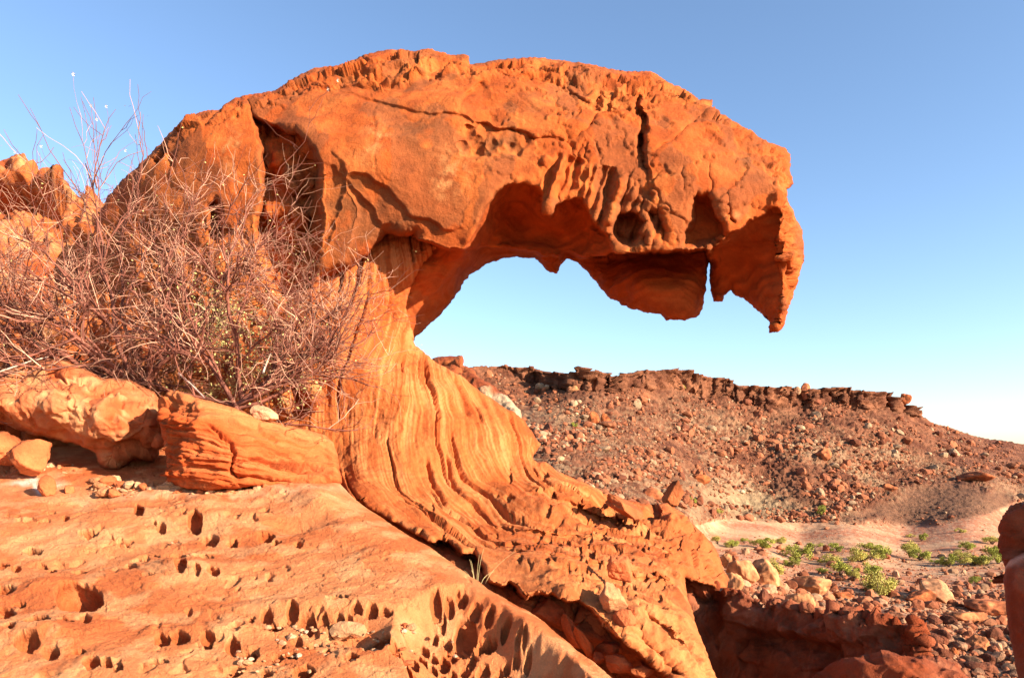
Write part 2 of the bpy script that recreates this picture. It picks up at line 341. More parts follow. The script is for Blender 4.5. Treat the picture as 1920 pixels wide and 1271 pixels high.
def over_feats(U, V, D):
    wu, wv = warp(U, V, 6.0, 30, 3)
    front = sstep(-2, 3, np.minimum.reduce([poly_sdf(U, V, p) for p in (C1, C2, LB, BK)]))
    f = 0 * U
    f = f + recess(wu, wv, RECESS, 0.55, 5) * (1 + 0.5 * fbm(np.stack([U / 40, V / 90, 0 * U], -1), 3, 4)) * (1 - 0.6 * sstep(420, 560, V))
    f = f + recess(wu, wv, POCKET, 0.10, 3) * (0.8 + fbm(np.stack([U / 30, V / 30, 0 * U], -1), 3, 14))
    f = f + recess(wu, wv, NICHE2, 0.35, 6) + recess(wu, wv, NICHE3, 0.42, 9) + recess(wu, wv, NICHE4, 0.15, 6)
    f = f + ledge(wu, wv, SLABEDGE, 0.065, 150, -1 if LEDGE_FLIP else 1)
    f = f + ledge(wu, wv, SECOND, 0.06, 90, -1 if LEDGE_FLIP else 1)
    f = f + crack(wu, wv, [(560,176),(640,165),(700,165),(760,157),(820,145),(882,127)], 2.2, 0.10)
    f = f + ledge(wu, wv, [(560,176),(640,165),(700,165),(760,157),(820,145),(882,127)], 0.10, 40, 1 if LEDGE_FLIP else -1)
    f = f + crack(wu, wv, [(625,170),(680,180),(745,201),(780,211),(815,214),(850,212),(872,221),(930,240),(985,250),(1010,261),(1080,262)], 2.2, 0.08)
    f = f + ledge(wu, wv, [(905,150),(888,160),(873,178),(857,207)], 0.12, 40, 1 if LEDGE_FLIP else -1)
    f = f + crack(wu, wv, [(1198,160),(1195,200),(1208,240),(1204,270),(1206,290),(1214,335)], 4.0, 0.22)
    f = f + crack(wu, wv, [(1206,255),(1203,283)], 6.0, 0.3)
    f = f + ledge(wu, wv, [(1198,160),(1195,200),(1208,240),(1204,270),(1214,335),(1230,380)], 0.09, 60, -1 if LEDGE_FLIP else 1)
    f = f + crack(wu, wv, [(1337,205),(1290,240),(1265,262),(1222,285)], 3.0, 0.07)
    f = f + crack(wu, wv, [(1140,190),(1120,215),(1100,240),(1078,262)], 4.0, 0.10)
    f = f + crack(wu, wv, [(925,135),(960,145),(1010,150),(1050,160),(1090,190),(1115,200)], 2.6, 0.09)
    f = f + crack(wu, wv, [(1125,180),(1118,200),(1112,208)], 6, 0.2) + crack(wu, wv, [(1130,170),(1140,205),(1160,200)], 3, 0.1)
    f = f + crack(wu, wv, [(1285,315),(1280,335),(1284,360)], 2.0, 0.08) + crack(wu, wv, [(1330,310),(1333,350),(1330,380)], 3.0, 0.06) + crack(wu, wv, [(1360,370),(1368,410),(1375,420)], 3.0, 0.1)
    f = f + crack(wu, wv, [(470,185),(475,205),(478,226),(500,232),(560,250)], 3.0, 0.10)
    f = f + crack(wu, wv, [(400,375),(405,410),(400,450)], 7.0, 0.4) + crack(wu, wv, [(312,262),(308,290),(292,310)], 5, 0.3) + crack(wu, wv, [(330,290),(322,320)], 7, 0.2)
    # drip fins
    s = poly_sdf(wu, wv, FINS); fm = sstep(6, -10, s)
    q = np.stack([(wu + 0.30 * V) / 17, V / 420, 0 * U], -1)
    f = f + fm * (0.03 - 0.17 * perlin(q, 21) - 0.08 * perlin(q * 2.3 + 5, 22) + 0.04 * np.abs(perlin(q * 5 + 5, 24)) + 0.10 * fbm(np.stack([wu / 40, wv / 40, 0 * U], -1), 2, 23))
    f = f - 0.16 * np.maximum(0, 1 - np.abs(wu - 1040 + 0.32 * (V - 340)) / 13) * sstep(290, 310, V) * sstep(412, 395, V)
    return D + f * front
LEDGE_FLIP = True
def over_disp(U, V, P, N, din):
    regs = np.minimum.reduce([poly_sdf(U, V, p) for p in (C1, C2, LB, BK)])
    inner = sstep(2, -6, regs)
    wu, wv = warp(U, V, 10.0, 40, 8)
    crust = np.maximum(sstep(44, 10, din) * sstep(330, 250, V - 0.0 * U) , 0)
    crust = np.maximum(crust, sstep(1432, 1450, wu) * (1 - inner))
    cap = sstep(4, -6, poly_sdf(wu, wv, [(460,182),(560,178),(640,166),(760,158),(882,128),(890,80),(450,80)]))
    cap2 = sstep(6, -20, poly_sdf(wu, wv, [(930,105),(1230,130),(1210,235),(1130,225),(1050,170),(950,150)]))
    fins = sstep(10, -20, poly_sdf(wu, wv, FINS))
    flank = sstep(380, 470, V) * sstep(620, 480, U) * (1 - inner)
    rough = np.clip(0.05 + 0.9 * crust + 0.9 * cap + 0.7 * cap2 + 0.1 * fins + 0.5 * flank + 0.5 * sstep(2, -4, poly_sdf(wu, wv, RECESS)), 0, 1.1)
    d = 0.08 * fbm(P * 0.9, 3, 31) + rough * (0.030 * ridged(P * 3.2, 4, 41, 0.55) - 0.02) + 0.003 * fbm(P * 14, 3, 61)
    fa, fb = facets(P * np.array([2.2, 2.2, 3.2]) + 0.5 * fbm(P * 1.5, 3, 5)[..., None], 77)
    fc, fd = facets(P * 6.5 + 0.6 * fbm(P * 4, 2, 6)[..., None], 79)
    d = d + rough * (0.08 * fa + 0.03 * fc) - rough * 0.04 * sstep(0.10, 0.0, fb)
    d = d * (1 - 0.6 * fins)
    # strata in the hollows
    st = P[..., 2] * 7 + 1.6 * fbm(P * np.array([1.3, 1.3, 0.8]), 3, 71) + 1.1 * np.sin(P[..., 0] * 2.1) + P[..., 1] * 1.2
    q = np.stack([st * 1.0, st * 0 + 0.5, P[..., 0] * 0.3], -1)
    d = d + inner * (0.022 * fbm(q * 1.6, 3, 81) + 0.05 * fbm(P * 1.8, 3, 82))
    # low desert-varnish flakes on the smooth face
    fl = fbm(P * 1.7, 4, 91, 0.6)
    sm = sstep(840, 1000, U); sm = sm * (1 - fins); d = d + (0.004 + 0.018 * sm) * sstep(-0.01, 0.015, fl) * (1 - inner) + 0.006 * sm * sstep(0.1, 0.115, fbm(P * 3.1, 3, 93)) * (1 - inner)
    k1, k2, _i = worley(P * np.array([1.1, 0.6, 1.1]) + 0.45 * fbm(P * 1.3, 4, 95)[..., None] * np.array([1, 0, -1]), 97)
    d = d - 0.03 * sstep(0.035, 0.0, k2 - k1) * (0.25 + 0.75 * sm) * sstep(-0.05, 0.1, fbm(P * 0.8, 2, 98)) * (1 - inner) * (1 - fins)
    return d
def over_color(U, V, P, N, din):
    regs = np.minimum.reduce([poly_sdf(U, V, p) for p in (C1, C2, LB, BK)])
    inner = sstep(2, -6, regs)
    a = fbm(P * 0.9, 4, 101); b = fbm(P * 3.3, 4, 111)
    c = lerp(np.broadcast_to(np.array([0.55, 0.155, 0.036]), P.shape), (0.62, 0.215, 0.062), np.clip(0.4 + 1.4 * a, 0, 1))
    c = lerp(c, (0.42, 0.110, 0.028), np.clip(0.1 + 1.6 * b, 0, 0.6))
    wu, wv = warp(U, V, 22.0, 45, 18)
    def blob(cx, cy, rx, ry): return np.exp(-(((wu - cx) / rx) ** 2 + ((wv - cy) / ry) ** 2))
    br = blob(655, 390, 60, 80) + 0.8 * blob(760, 430, 60, 30) + 0.8 * blob(790, 240, 60, 40) + 1.0 * blob(930, 270, 45, 22) + 0.6 * blob(420, 215, 30, 14) + 0.7 * blob(1400, 300, 40, 40) + .5 * blob(1000, 200, 30, 25) + .5 * blob(560, 175, 60, 12) + .6 * blob(640, 150, 30, 14)
    c = lerp(c, (0.28, 0.115, 0.045), np.clip(br * (0.8 + 1.0 * fbm(P * 5, 3, 17)), 0, 0.85))
    c = lerp(c, (0.32, 0.125, 0.05), 0.6 * sstep(0.12, 0.22, fbm(P * np.array([1.6, 1.6, 0.9]), 4, 131)) * (1 - inner))
    pale = blob(845, 335, 28, 40) + 0.7 * blob(440, 290, 18, 40) + 0.5 * blob(700, 260, 20, 40) + 0.35 * blob(1380, 400, 25, 15)
    c = lerp(c, (0.70, 0.34, 0.14), np.clip(pale * (0.55 + 1.6 * fbm(P * 9, 3, 7)), 0, 0.75))
    # seams of light calcite along cracks, beak face greyer
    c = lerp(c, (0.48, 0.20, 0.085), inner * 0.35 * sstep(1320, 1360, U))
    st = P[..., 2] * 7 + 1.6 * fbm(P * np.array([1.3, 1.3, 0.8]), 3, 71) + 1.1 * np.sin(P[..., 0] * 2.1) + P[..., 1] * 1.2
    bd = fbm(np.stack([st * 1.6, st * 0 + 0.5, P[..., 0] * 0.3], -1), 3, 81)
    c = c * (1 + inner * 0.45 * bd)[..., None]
    c = lerp(c, (0.46, 0.125, 0.032), 0.6 * inner)  # underside and hollows darkened, part of their shade put into the colour
    fl = sstep(560, 480, U) * sstep(380, 480, V)
    c = lerp(c, (0.66, 0.27, 0.10), 0.55 * fl)
    return c
base_arch = np.array([-0.9, 7.6, -0.9])
arch = tag(empty("rock_arch", base_arch), "tall red sandstone arch rising from a striped pillar and curving over like a breaking wave", "rock arch")
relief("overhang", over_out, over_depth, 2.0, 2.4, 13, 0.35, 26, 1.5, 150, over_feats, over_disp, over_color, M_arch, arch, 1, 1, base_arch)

# strata of the pillar: sweep down from the neck and swing out to the right
ST = [(0.0, [(700,540),(660,650),(640,750),(640,850),(665,925)]), (0.25, [(745,590),(715,700),(697,800),(705,880),(755,955),(850,1015),(1000,1070)]),
      (0.5, [(772,650),(765,740),(757,840),(775,900),(830,965),(930,1030),(1060,1060)]), (0.75, [(800,665),(815,740),(825,820),(845,890),(890,940),(980,990),(1110,1030)]),
      (1.0, [(850,700),(880,770),(895,840),(915,890),(960,930),(1040,965),(1150,1000)]), (1.25, [(930,757),(960,810),(965,860),(985,900),(1030,935),(1110,960),(1230,990)]),
      (-0.3, [(640,520),(600,650),(585,760),(590,850)]), (-0.1, [(650,930),(720,985),(820,1040),(950,1090),(1100,1120)]), (1.5, [(1010,830),(1020,880),(1080,915),(1180,950),(1290,985)]),
      (-0.5,[(900,1120),(1050,1180),(1200,1260)]), (-0.3,[(1000,1115),(1150,1170),(1290,1270)]), (0.4,[(1250,1080),(1330,1160)]), (1.0,[(1300,1030),(1345,1090)])]
ST_C = [(x, y, s) for s, l in ST for x, y in l]
PIER_C = [(740,445,9.05),(700,430,9.1),(800,480,9.0),(765,570,9.1),(779,648,9.45),(700,550,8.85),(640,560,8.8),(600,520,8.9),(590,640,8.8),(600,750,8.6),(680,700,8.6),(760,720,8.6),(850,705,9.2),(820,800,8.3),(720,850,7.9),(640,850,8.0),(620,900,7.4),
 (900,735,9.3),(963,772,9.2),(1013,833,9.0),(930,830,8.45),(1000,870,8.6),(850,900,7.7),(750,930,6.7),(660,925,6.5),(900,960,7.2),(1000,930,7.6),(1073,895,8.4),(1180,938,8.5),(1250,945,8.7),(1303,987,8.4),(1353,1064,8.0),(1100,980,7.3),(1200,1010,7.2),
 (1280,1060,6.9),(720,965,5.95),(850,1030,5.15),(950,1060,5.05),(1000,1030,5.6),(1100,1080,4.95),(1200,1120,4.8),(1290,1150,5.1),(1150,1180,4.05),(1250,1230,4.1),(1340,1271,4.4),(1365,1100,7.7),(1150,1300,3.9),(1400,1500,4.0),(1100,1500,3.4)]
GUL_EDGE = [(600,908),(625,912),(650,930),(690,951),(720,968),(760,990),(805,1016),(830,1012),(850,1023),(865,1038),(890,1040),(905,1062),(915,1090),(940,1098),(955,1092),(975,1108),(985,1124),(1005,1112),(1040,1115),(1062,1130),(1085,1126),(1105,1140),(1130,1170),(1165,1200),(1200,1225),(1235,1255),(1265,1290),(1400,1450)]
RIM = [(640,905),(652,924),(690,955),(740,992),(805,1027),(870,1075),(910,1105),(950,1130),(990,1150),(1020,1170),(1050,1195),(1080,1220),(1110,1240),(1150,1271),(1250,1350)]
GUL = GUL_EDGE + [(1150,1450),(900,1250),(700,1050),(560,950)]
pier_out = [(600,430),(740,405),(850,455),(830,470),(806,484),(787,506),(770,542),(764,577),(770,607),(779,648),(800,663),(820,681),(863,703),(900,733),(937,757),(963,772),(987,793),(1002,817),(1014,833),(1006,845),(999,860),(1007,868),(1023,866),(1047,883),(1073,895),(1103,907),(1127,920),(1153,930),(1180,938),(1210,943),(1250,943),(1280,962),(1303,987),(1327,1010),(1343,1033),(1355,1064),(1366,1085),(1362,1104),(1325,1096),(1284,1084),(1290,1120),(1303,1165),(1322,1215),(1342,1271),(1400,1500),(1100,1500),(850,1250),(640,1040),(560,950),(500,850),(520,640)]
APRON_PITS = [(890,986,7,5),(907,997,5,3),(948,982,12,5),(812,947,4,10),(955,895,4,16),(1023,963,7,8),(977,967,4,4),(1007,983,4,3),(1017,997,7,4),(1097,973,8,8),(1067,965,4,3),(1153,983,14,10),(940,1016,4,3),(962,1018,12,6),(1060,1020,8,5),(1105,1020,5,4),(1083,1042,3,4),(1084,1055,4,4),
  (1130,930,18,12),(1225,960,14,16),(1020,890,8,7),(1035,925,7,8),(1180,985,12,9),(1210,1000,9,7),(1240,1085,6,5),(1225,1090,9,5),(1185,1095,10,4),(1252,1095,7,6),(1200,1035,8,5),(1270,1020,8,8),(1250,1040,5,4),(1160,1040,6,4)]
_r = np.random.default_rng(5)
for _ in range(170):
    t = _r.random(); uu = 930 + 420 * _r.random(); vv = 930 + 190 * _r.random()
    if vv < 905 + (uu - 1010) * 0.25 or vv > 1010 + (uu - 850) * 0.42: continue
    k = _r.uniform(1.8, 5.0); APRON_PITS.append((uu, vv, k * 1.4, k))
def pier_depth(U, V):
    D = tps(PIER_C, U, V)
    wu, wv = warp(U, V, 4.0, 16, 25)
    s = poly_sdf(wu, wv, GUL)
    for pl, h_ in (([(950,980),(1040,998),(1120,1012),(1170,1030)], .16), ([(1080,1052),(1150,1072),(1240,1088),(1275,1100)], .14), ([(1030,930),(1110,955),(1180,972),(1240,1000)], .20), ([(1130,1112),(1200,1142),(1260,1180),(1300,1230)], .12), ([(860,1000),(930,1025),(1000,1040)], .07), ([(1190,1180),(1240,1225),(1280,1271)], .12)):
        D = D + ledge(wu, wv, pl, h_, 26, -1)
    D = D + 0.62 * sstep(2, -3, s) * sstep(615, 700, U) + 0.35 * sstep(-4, -60, s)
    sp = poly_sdf(U, V, [(-700,815),(430,825),(630,900)] + RIM + [(1400,1600),(-700,1750)])
    return np.where(sp < 4, np.maximum(D, slab_plane(V) + 0.40 - 0.2 * sstep(-60, -6, sp)), D)
def pits_field(U, V, pits, rim=0.0, wamp=3.0, seed=4):
    wu, wv = warp(U, V, wamp, 12, seed); out = np.zeros(U.shape)
    for p in pits:
        cx, cy, rx, ry = p[:4]; kd = p[4] if len(p) > 4 else 1.0
        R = 3.0 * max(rx, ry)
        i0, i1 = np.searchsorted(V[:, 0], [cy - R, cy + R]); j0, j1 = np.searchsorted(U[0], [cx - R, cx + R])
        if i1 <= i0 or j1 <= j0: continue
        sl_ = (slice(i0, i1), slice(j0, j1))
        e = np.sqrt(((wu[sl_] - cx) / rx) ** 2 + ((wv[sl_] - cy) / ry) ** 2)
        dep = kd * rx
        out[sl_] = np.minimum(out[sl_], -dep * np.clip(1 - (e / 1.1) ** 2, 0, 1) ** 0.8) + (rim * dep * np.exp(-((e - 1.45) / 0.35) ** 2))
    return out          # in pixels, times depth / F for metres
def pit_hollow(U, V, pits, wamp=3.0, seed=4):
    """picture-space sideways push that widens each pit below its mouth"""
    wu, wv = warp(U, V, wamp, 12, seed); lu = np.zeros(U.shape); lv = np.zeros(U.shape)
    for p in pits:
        cx, cy, rx, ry = p[:4]; R = 1.3 * max(rx, ry)
        i0, i1 = np.searchsorted(V[:, 0], [cy - R, cy + R]); j0, j1 = np.searchsorted(U[0], [cx - R, cx + R])
        if i1 <= i0 or j1 <= j0: continue
        sl_ = (slice(i0, i1), slice(j0, j1)); a = wu[sl_] - cx; b = wv[sl_] - cy
        e = np.sqrt((a / rx) ** 2 + (b / ry) ** 2); m = np.clip(1 - e / 1.05, 0, 1) * np.clip(e / 0.25, 0, 1)
        g = 2.2 * np.minimum(m, 0.45); lu[sl_] += g * a; lv[sl_] += g * b
    return lu, lv
def pier_strata(U, V):
    wu, wv = warp(U, V, 6.0, 80, 44)
    return tps(ST_C, wu, wv, smooth=0.002)
def pier_disp(U, V, P, N, din):
    s = pier_strata(U, V); ap = sstep(930, 1000, V - 0.25 * (U - 1000)); apr = sstep(960, 1080, U) * sstep(880, 930, V)
    along = V / 260.0 + U / 700.0
    q = np.stack([s * 9, along * 1.0, 0 * s], -1); q2 = np.stack([s * 30, along * 2.0, 0 * s + 4], -1); q3 = np.stack([s * 75, along * 4.0, 0 * s + 8], -1)
    k = (1 - 0.85 * apr) * (1 - 0.7 * sstep(1000, 1080, V))
    d = k * (0.032 * fbm(q * np.array([.5, 1.2, 1]), 3, 201) + 0.010 * fbm(q2, 2, 211) + 0.007 * fbm(q3, 2, 221)) + 0.10 * fbm(P * 0.9, 3, 231)
    # deep slots that follow the strata
    n = perlin(q * np.array([1.9, 0.9, 1]), 207); d = d - k * 0.09 * sstep(0.34, 0.42, n)
    fa, fb = facets(P * np.array([2.2, 2.2, 3.2]) + 0.5 * fbm(P * 1.5, 3, 5)[..., None], 78)
    fc, fd = facets(P * 6 + 0.5 * fbm(P * 4, 2, 6)[..., None], 79)
    far = sstep(7.0, 7.8, P[..., 1])
    d = d + apr * (0.045 * ridged(P * np.array([2.2, 2.2, 3.5]), 4, 241, 0.55) - 0.03) + apr * (0.07 * fa * (0.25 + far) + 0.018 * fc)
    d = d + 0.012 * fbm(P * 12, 3, 251)
    pf = pits_field(U, V, APRON_PITS, 0.0, 4.0, 14) * P[..., 1] / F * 2.4
    d = d - crack(*warp(U, V, 2, 12, 4), [(800,860),(808,875),(817,903),(838,940)], 3.0, 0.12) - crack(*warp(U, V, 2, 12, 4), [(838,850),(848,880),(860,915),(870,930)], 2.5, 0.1)
    d = d - crack(U, V, [(848,705),(860,720),(872,745),(882,775)], 5, 0.12)
    gs = poly_sdf(*warp(U, V, 4.0, 16, 25), GUL); d = d * (1 - 0.85 * sstep(8, 0, np.abs(gs)))
    return d, -pf[..., None] * np.array([0.50, 0.55, -0.55])
def pier_color(U, V, P, N, din):
    s = pier_strata(U, V); along = V / 260.0 + U / 700.0
    b = fbm(np.stack([s * 26, along * 1.5, 0 * s + 4], -1), 3, 301); b2 = fbm(np.stack([s * 8, along * 0.8, 0 * s + 4], -1), 3, 311)
    c = lerp(np.broadcast_to(np.array([0.62, 0.215, 0.070]), P.shape), (0.56, 0.165, 0.046), np.clip(0.35 + 1.5 * b2, 0, 1))
    b3 = fbm(np.stack([s * 80, along * 2.5, 0 * s + 4], -1), 2, 316)
    c = lerp(c, (0.74, 0.36, 0.155), np.clip(0.05 + 0.6 * b + 0.8 * b3 + 0.6 * fbm(P * 1.5, 3, 318), 0, 0.55))
    c = lerp(c, (0.40, 0.11, 0.03), np.clip(-0.22 - 1.0 * b - 1.1 * b3, 0, 0.6))
    ap = sstep(1000, 1100, V - 0.2 * (U - 900))
    c = lerp(c, (0.68, 0.30, 0.12), 0.6 * ap)
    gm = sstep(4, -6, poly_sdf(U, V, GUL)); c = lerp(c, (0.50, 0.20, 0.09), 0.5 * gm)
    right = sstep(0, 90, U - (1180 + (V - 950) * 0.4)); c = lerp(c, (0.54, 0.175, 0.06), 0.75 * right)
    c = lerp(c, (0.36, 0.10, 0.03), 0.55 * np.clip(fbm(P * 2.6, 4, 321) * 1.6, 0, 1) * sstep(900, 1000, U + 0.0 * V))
    return c
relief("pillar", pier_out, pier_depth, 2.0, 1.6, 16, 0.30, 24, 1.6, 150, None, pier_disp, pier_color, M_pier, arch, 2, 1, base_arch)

# ================================================================== THE PITTED SLAB IN FRONT
slab_out = [(-600,815),(-100,815),(120,815),(310,818),(430,825),(560,870),(630,900)] + RIM[1:] + [(1400,1600),(1400,1750),(-700,1750)]
SLAB_PITS = [(263,960,9,11),(370,980,11,13),(390,1006,15,8),(497,1003,11,9),(302,987,7,5),(433,1013,9,4),(122,975,6,5),(65,1028,14,5),(167,1003,17,4),(230,1015,11,5),(330,1042,10,4),(280,1043,13,3),(383,1040,14,3),(245,1065,10,5),(147,1067,11,5),(95,1067,6,8),(25,1062,7,7),(3,1058,6,6),(82,1053,5,4),
 (338,1077,9,9),(367,1085,6,6),(397,1083,10,6),(277,1090,9,3),(150,1127,27,20,.8),(8,1107,17,8),(5,1153,14,14),(70,1177,18,12),(125,1177,11,6),(160,1170,9,6),(55,1218,17,11),(97,1233,14,9),(150,1233,10,6),(172,1258,11,9),(202,1260,8,10),(224,1265,6,8),(307,1208,10,10),(340,1205,11,7),(393,1208,11,9),(433,1218,13,13),(472,1230,13,9),
 (497,1165,8,8),(515,1182,13,7),(547,1160,12,8),(577,1172,11,8),(610,1173,7,6),(472,1172,5,4),(557,1205,7,7),(590,1208,8,5),(610,1227,6,9),(523,1238,10,6),(547,1232,12,4),(638,1147,14,4),(573,1268,16,8),(640,1173,8,6),(658,1172,5,4),(675,1166,7,5),(695,1166,8,6),(722,1168,8,5),(763,1230,23,15,1.0),(707,1217,27,12,.6),
 (870,1153,15,13),(840,1157,8,6),(833,1180,10,12),(853,1170,8,6),(887,1177,8,8),(873,1188,10,6),(907,1193,9,6),(847,1197,7,7),(827,1203,8,6),(807,1193,8,4),(815,1220,9,6),(853,1225,10,6),(875,1210,9,6),(903,1217,12,6),(870,1248,10,7),(900,1247,7,5),(923,1260,12,6),(867,1122,8,6),(913,1167,17,8),(893,1137,10,5),(845,1130,7,5),(850,1262,9,6),(825,1245,8,6),(930,1230,9,5),
 (440,1255,10,6),(300,1255,12,6),(20,1190,8,6),(640,1220,8,6),(660,1245,10,6),(500,1262,10,6),(515,1020,7,4),(560,1025,6,3),(35,1135,9,4),(-40,1120,18,10),(-60,1220,20,14),(880,1300,14,10),(700,1310,18,12),(300,1320,20,12)]
_r = np.random.default_rng(8)
SLAB_PITS = [(p[0] + _r.normal() * 2, p[1] + _r.normal() * 1, p[2] * _r.uniform(1.0, 1.6), p[3] * _r.uniform(0.9, 1.4), p[4] * .85 if len(p) > 4 else .85) for p in SLAB_PITS]
SLAB_PITS += [(u_ + _r.normal() * 5, v_ + _r.normal() * 2.5, *(_r.uniform(1.6, 4.5) * np.array([1.3, .8]))) for u_, v_, *_ in SLAB_PITS for _k in range(2)]
_hp = [(800,1130),(870,1112),(925,1138),(985,1185),(1010,1230),(1000,1290),(800,1290),(770,1210)]; _n = 0
while _n < 60:
    a_, b_ = _r.uniform(770, 1010), _r.uniform(1112, 1290); k_ = _r.uniform(4.5, 11)
    if poly_sdf(np.array([a_]), np.array([b_]), _hp)[0] > -4 or any(math.hypot(a_ - p[0], (b_ - p[1]) * 1.3) < (k_ + p[2]) * 0.82 for p in SLAB_PITS): _n += 0.1; continue
    SLAB_PITS.append((a_, b_, k_, k_ * _r.uniform(.6, .9))); _n += 1
SLAB_CR = [[(890,1078),(875,1085),(882,1100)], [(160,1012),(185,1000),(196,994)], [(205,1005),(225,1018),(240,1022)]]
HOLLOW = [(745,1165),(800,1118),(870,1108),(925,1132),(1000,1182),(1060,1226),(1100,1275),(1180,1420),(820,1420),(770,1290),(735,1210)]
HOLLOW_SOFT = [(700,1170),(790,1110),(870,1090),(950,1110),(1400,1300),(1400,1500),(740,1500),(690,1240)]
def slab_depth(U, V):
    D = slab_plane(V)
    return D + 0.10 * sstep(300, 700, U) * 0
def slab_disp(U, V, P, N, din):
    d = 0.07 * fbm(P * np.array([0.9, 0.9, 2]), 2, 401) + 0.012 * fbm(P * 3.2, 4, 411) + 0.003 * fbm(P * 14, 3, 421)
    # weathering ripples and shallow pans between the rows of holes
    lay = P[..., 1] * 3.2 + 0.9 * P[..., 0] + 1.4 * fbm(P * 0.9, 3, 431)
    d = d + 0.022 * fbm(np.stack([lay, lay * 0, P[..., 0] * 0.25], -1), 2, 441) + 0.006 * ridged(np.stack([lay * 2.7, lay * 0 + 3, P[..., 0] * 0.5], -1), 2, 442)
    def g(cx, cy, rx, ry, h): return h * np.exp(-(((U - cx) / rx) ** 2 + ((V - cy) / ry) ** 2))
    d = d + g(600, 945, 40, 22, 0.07) + g(380, 960, 60, 25, 0.06) + g(340, 1075, 75, 22, 0.07) + g(100, 1110, 70, 22, 0.09) + g(90, 1200, 80, 25, 0.10) + g(400, 1190, 120, 18, 0.06) + g(760, 1205, 45, 22, 0.10) + g(600, 1150, 140, 14, 0.06) - g(620, 1200, 120, 22, 0.06) - g(690, 1195, 60, 14, 0.05) - g(560, 985, 60, 14, 0.08)
    d = d + 0.10 * sstep(1300, 1100, V) * np.exp(-(((U - 900) - (V - 1100) * 1.1) / 120) ** 2)
    hol = poly_sdf(*warp(U, V, 8, 60, 19), HOLLOW)
    lft = sstep(0, -200, poly_sdf(U, V, HOLLOW_SOFT)); hv = -0.34 * sstep(4, -34, hol) * (0.45 + 0.55 * lft); d = d + 0.05 * np.exp(-(hol / 16) ** 2) * sstep(850, 950, U)
    pf = pits_field(U, V, SLAB_PITS, 0.03, 3.0, 6) * P[..., 1] / F * 2.2
    small = fbm(P * np.array([9, 9, 9.]), 2, 461); pm = sstep(0.05, 0.3, fbm(P * 1.3, 2, 471))
    d = d - 0.03 * pm * sstep(0.28, 0.45, small) + 0.007 * sstep(-0.02, 0.02, fbm(P * np.array([2.2, 3.5, 3]), 4, 466, 0.6)) + 0.004 * sstep(0.05, 0.08, fbm(P * np.array([5, 7, 6.]), 4, 467, 0.6))
    for c_ in SLAB_CR: d = d - crack(*warp(U, V, 3, 10, 4), c_, 2.5, 0.05)
    tw, tv = warp(U, V, 14, 60, 61); fine = np.abs(perlin(np.stack([(tw + tv * 2) / 60, (tv * 3 - tw) / 80, 0 * U], -1), 465)); d = d - 0.005 * sstep(0.03, 0.0, fine)
    lu, lv = pit_hollow(U, V, SLAB_PITS, 3.0, 6); y0 = slab_plane(V); side = unp(U + lu, V + lv, slab_plane(V + lv)) - unp(U, V, y0); side[np.abs(lu) + np.abs(lv) < 1e-6] = 0
    return d, side + -pf[..., None] * np.array([0.20, 0.15, -0.95]) + hv[..., None] * np.array([0, 0, 1])
def slab_color(U, V, P, N, din):
    a = fbm(P * 1.1, 4, 501); b = fbm(P * 4, 4, 511)
    c = lerp(np.broadcast_to(np.array([0.71, 0.305, 0.132]), P.shape), (0.64, 0.215, 0.078), np.clip(0.4 + 1.5 * a, 0, 1))
    c = lerp(c, (0.78, 0.44, 0.22), np.clip(0.0 + 1.5 * b, 0, 0.6))
    wu, wv = warp(U, V, 16, 40, 71)
    c = lerp(c, (0.86, 0.74, 0.62), 0.9 * np.exp(-(((wu - 70) / 45) ** 2 + ((wv - 908) / 7) ** 2)))
    c = lerp(c, (0.82, 0.55, 0.34), 0.6 * np.exp(-(((wu - 400) / 300) ** 2 + ((wv - 925) / 9) ** 2)))
    pf = pits_field(U, V, SLAB_PITS, 0.0, 3.0, 6); c = lerp(c, (0.50, 0.155, 0.05), np.clip(-pf / 7, 0, 1) * 0.7)  # pits darken towards their floors, shade put into the colour
    return c
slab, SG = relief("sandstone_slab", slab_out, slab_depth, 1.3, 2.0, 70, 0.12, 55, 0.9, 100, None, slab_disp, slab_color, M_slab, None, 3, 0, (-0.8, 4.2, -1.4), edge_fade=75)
tag(slab, "broad pale orange sandstone slab riddled with weathered holes across the foreground", "rock slab")

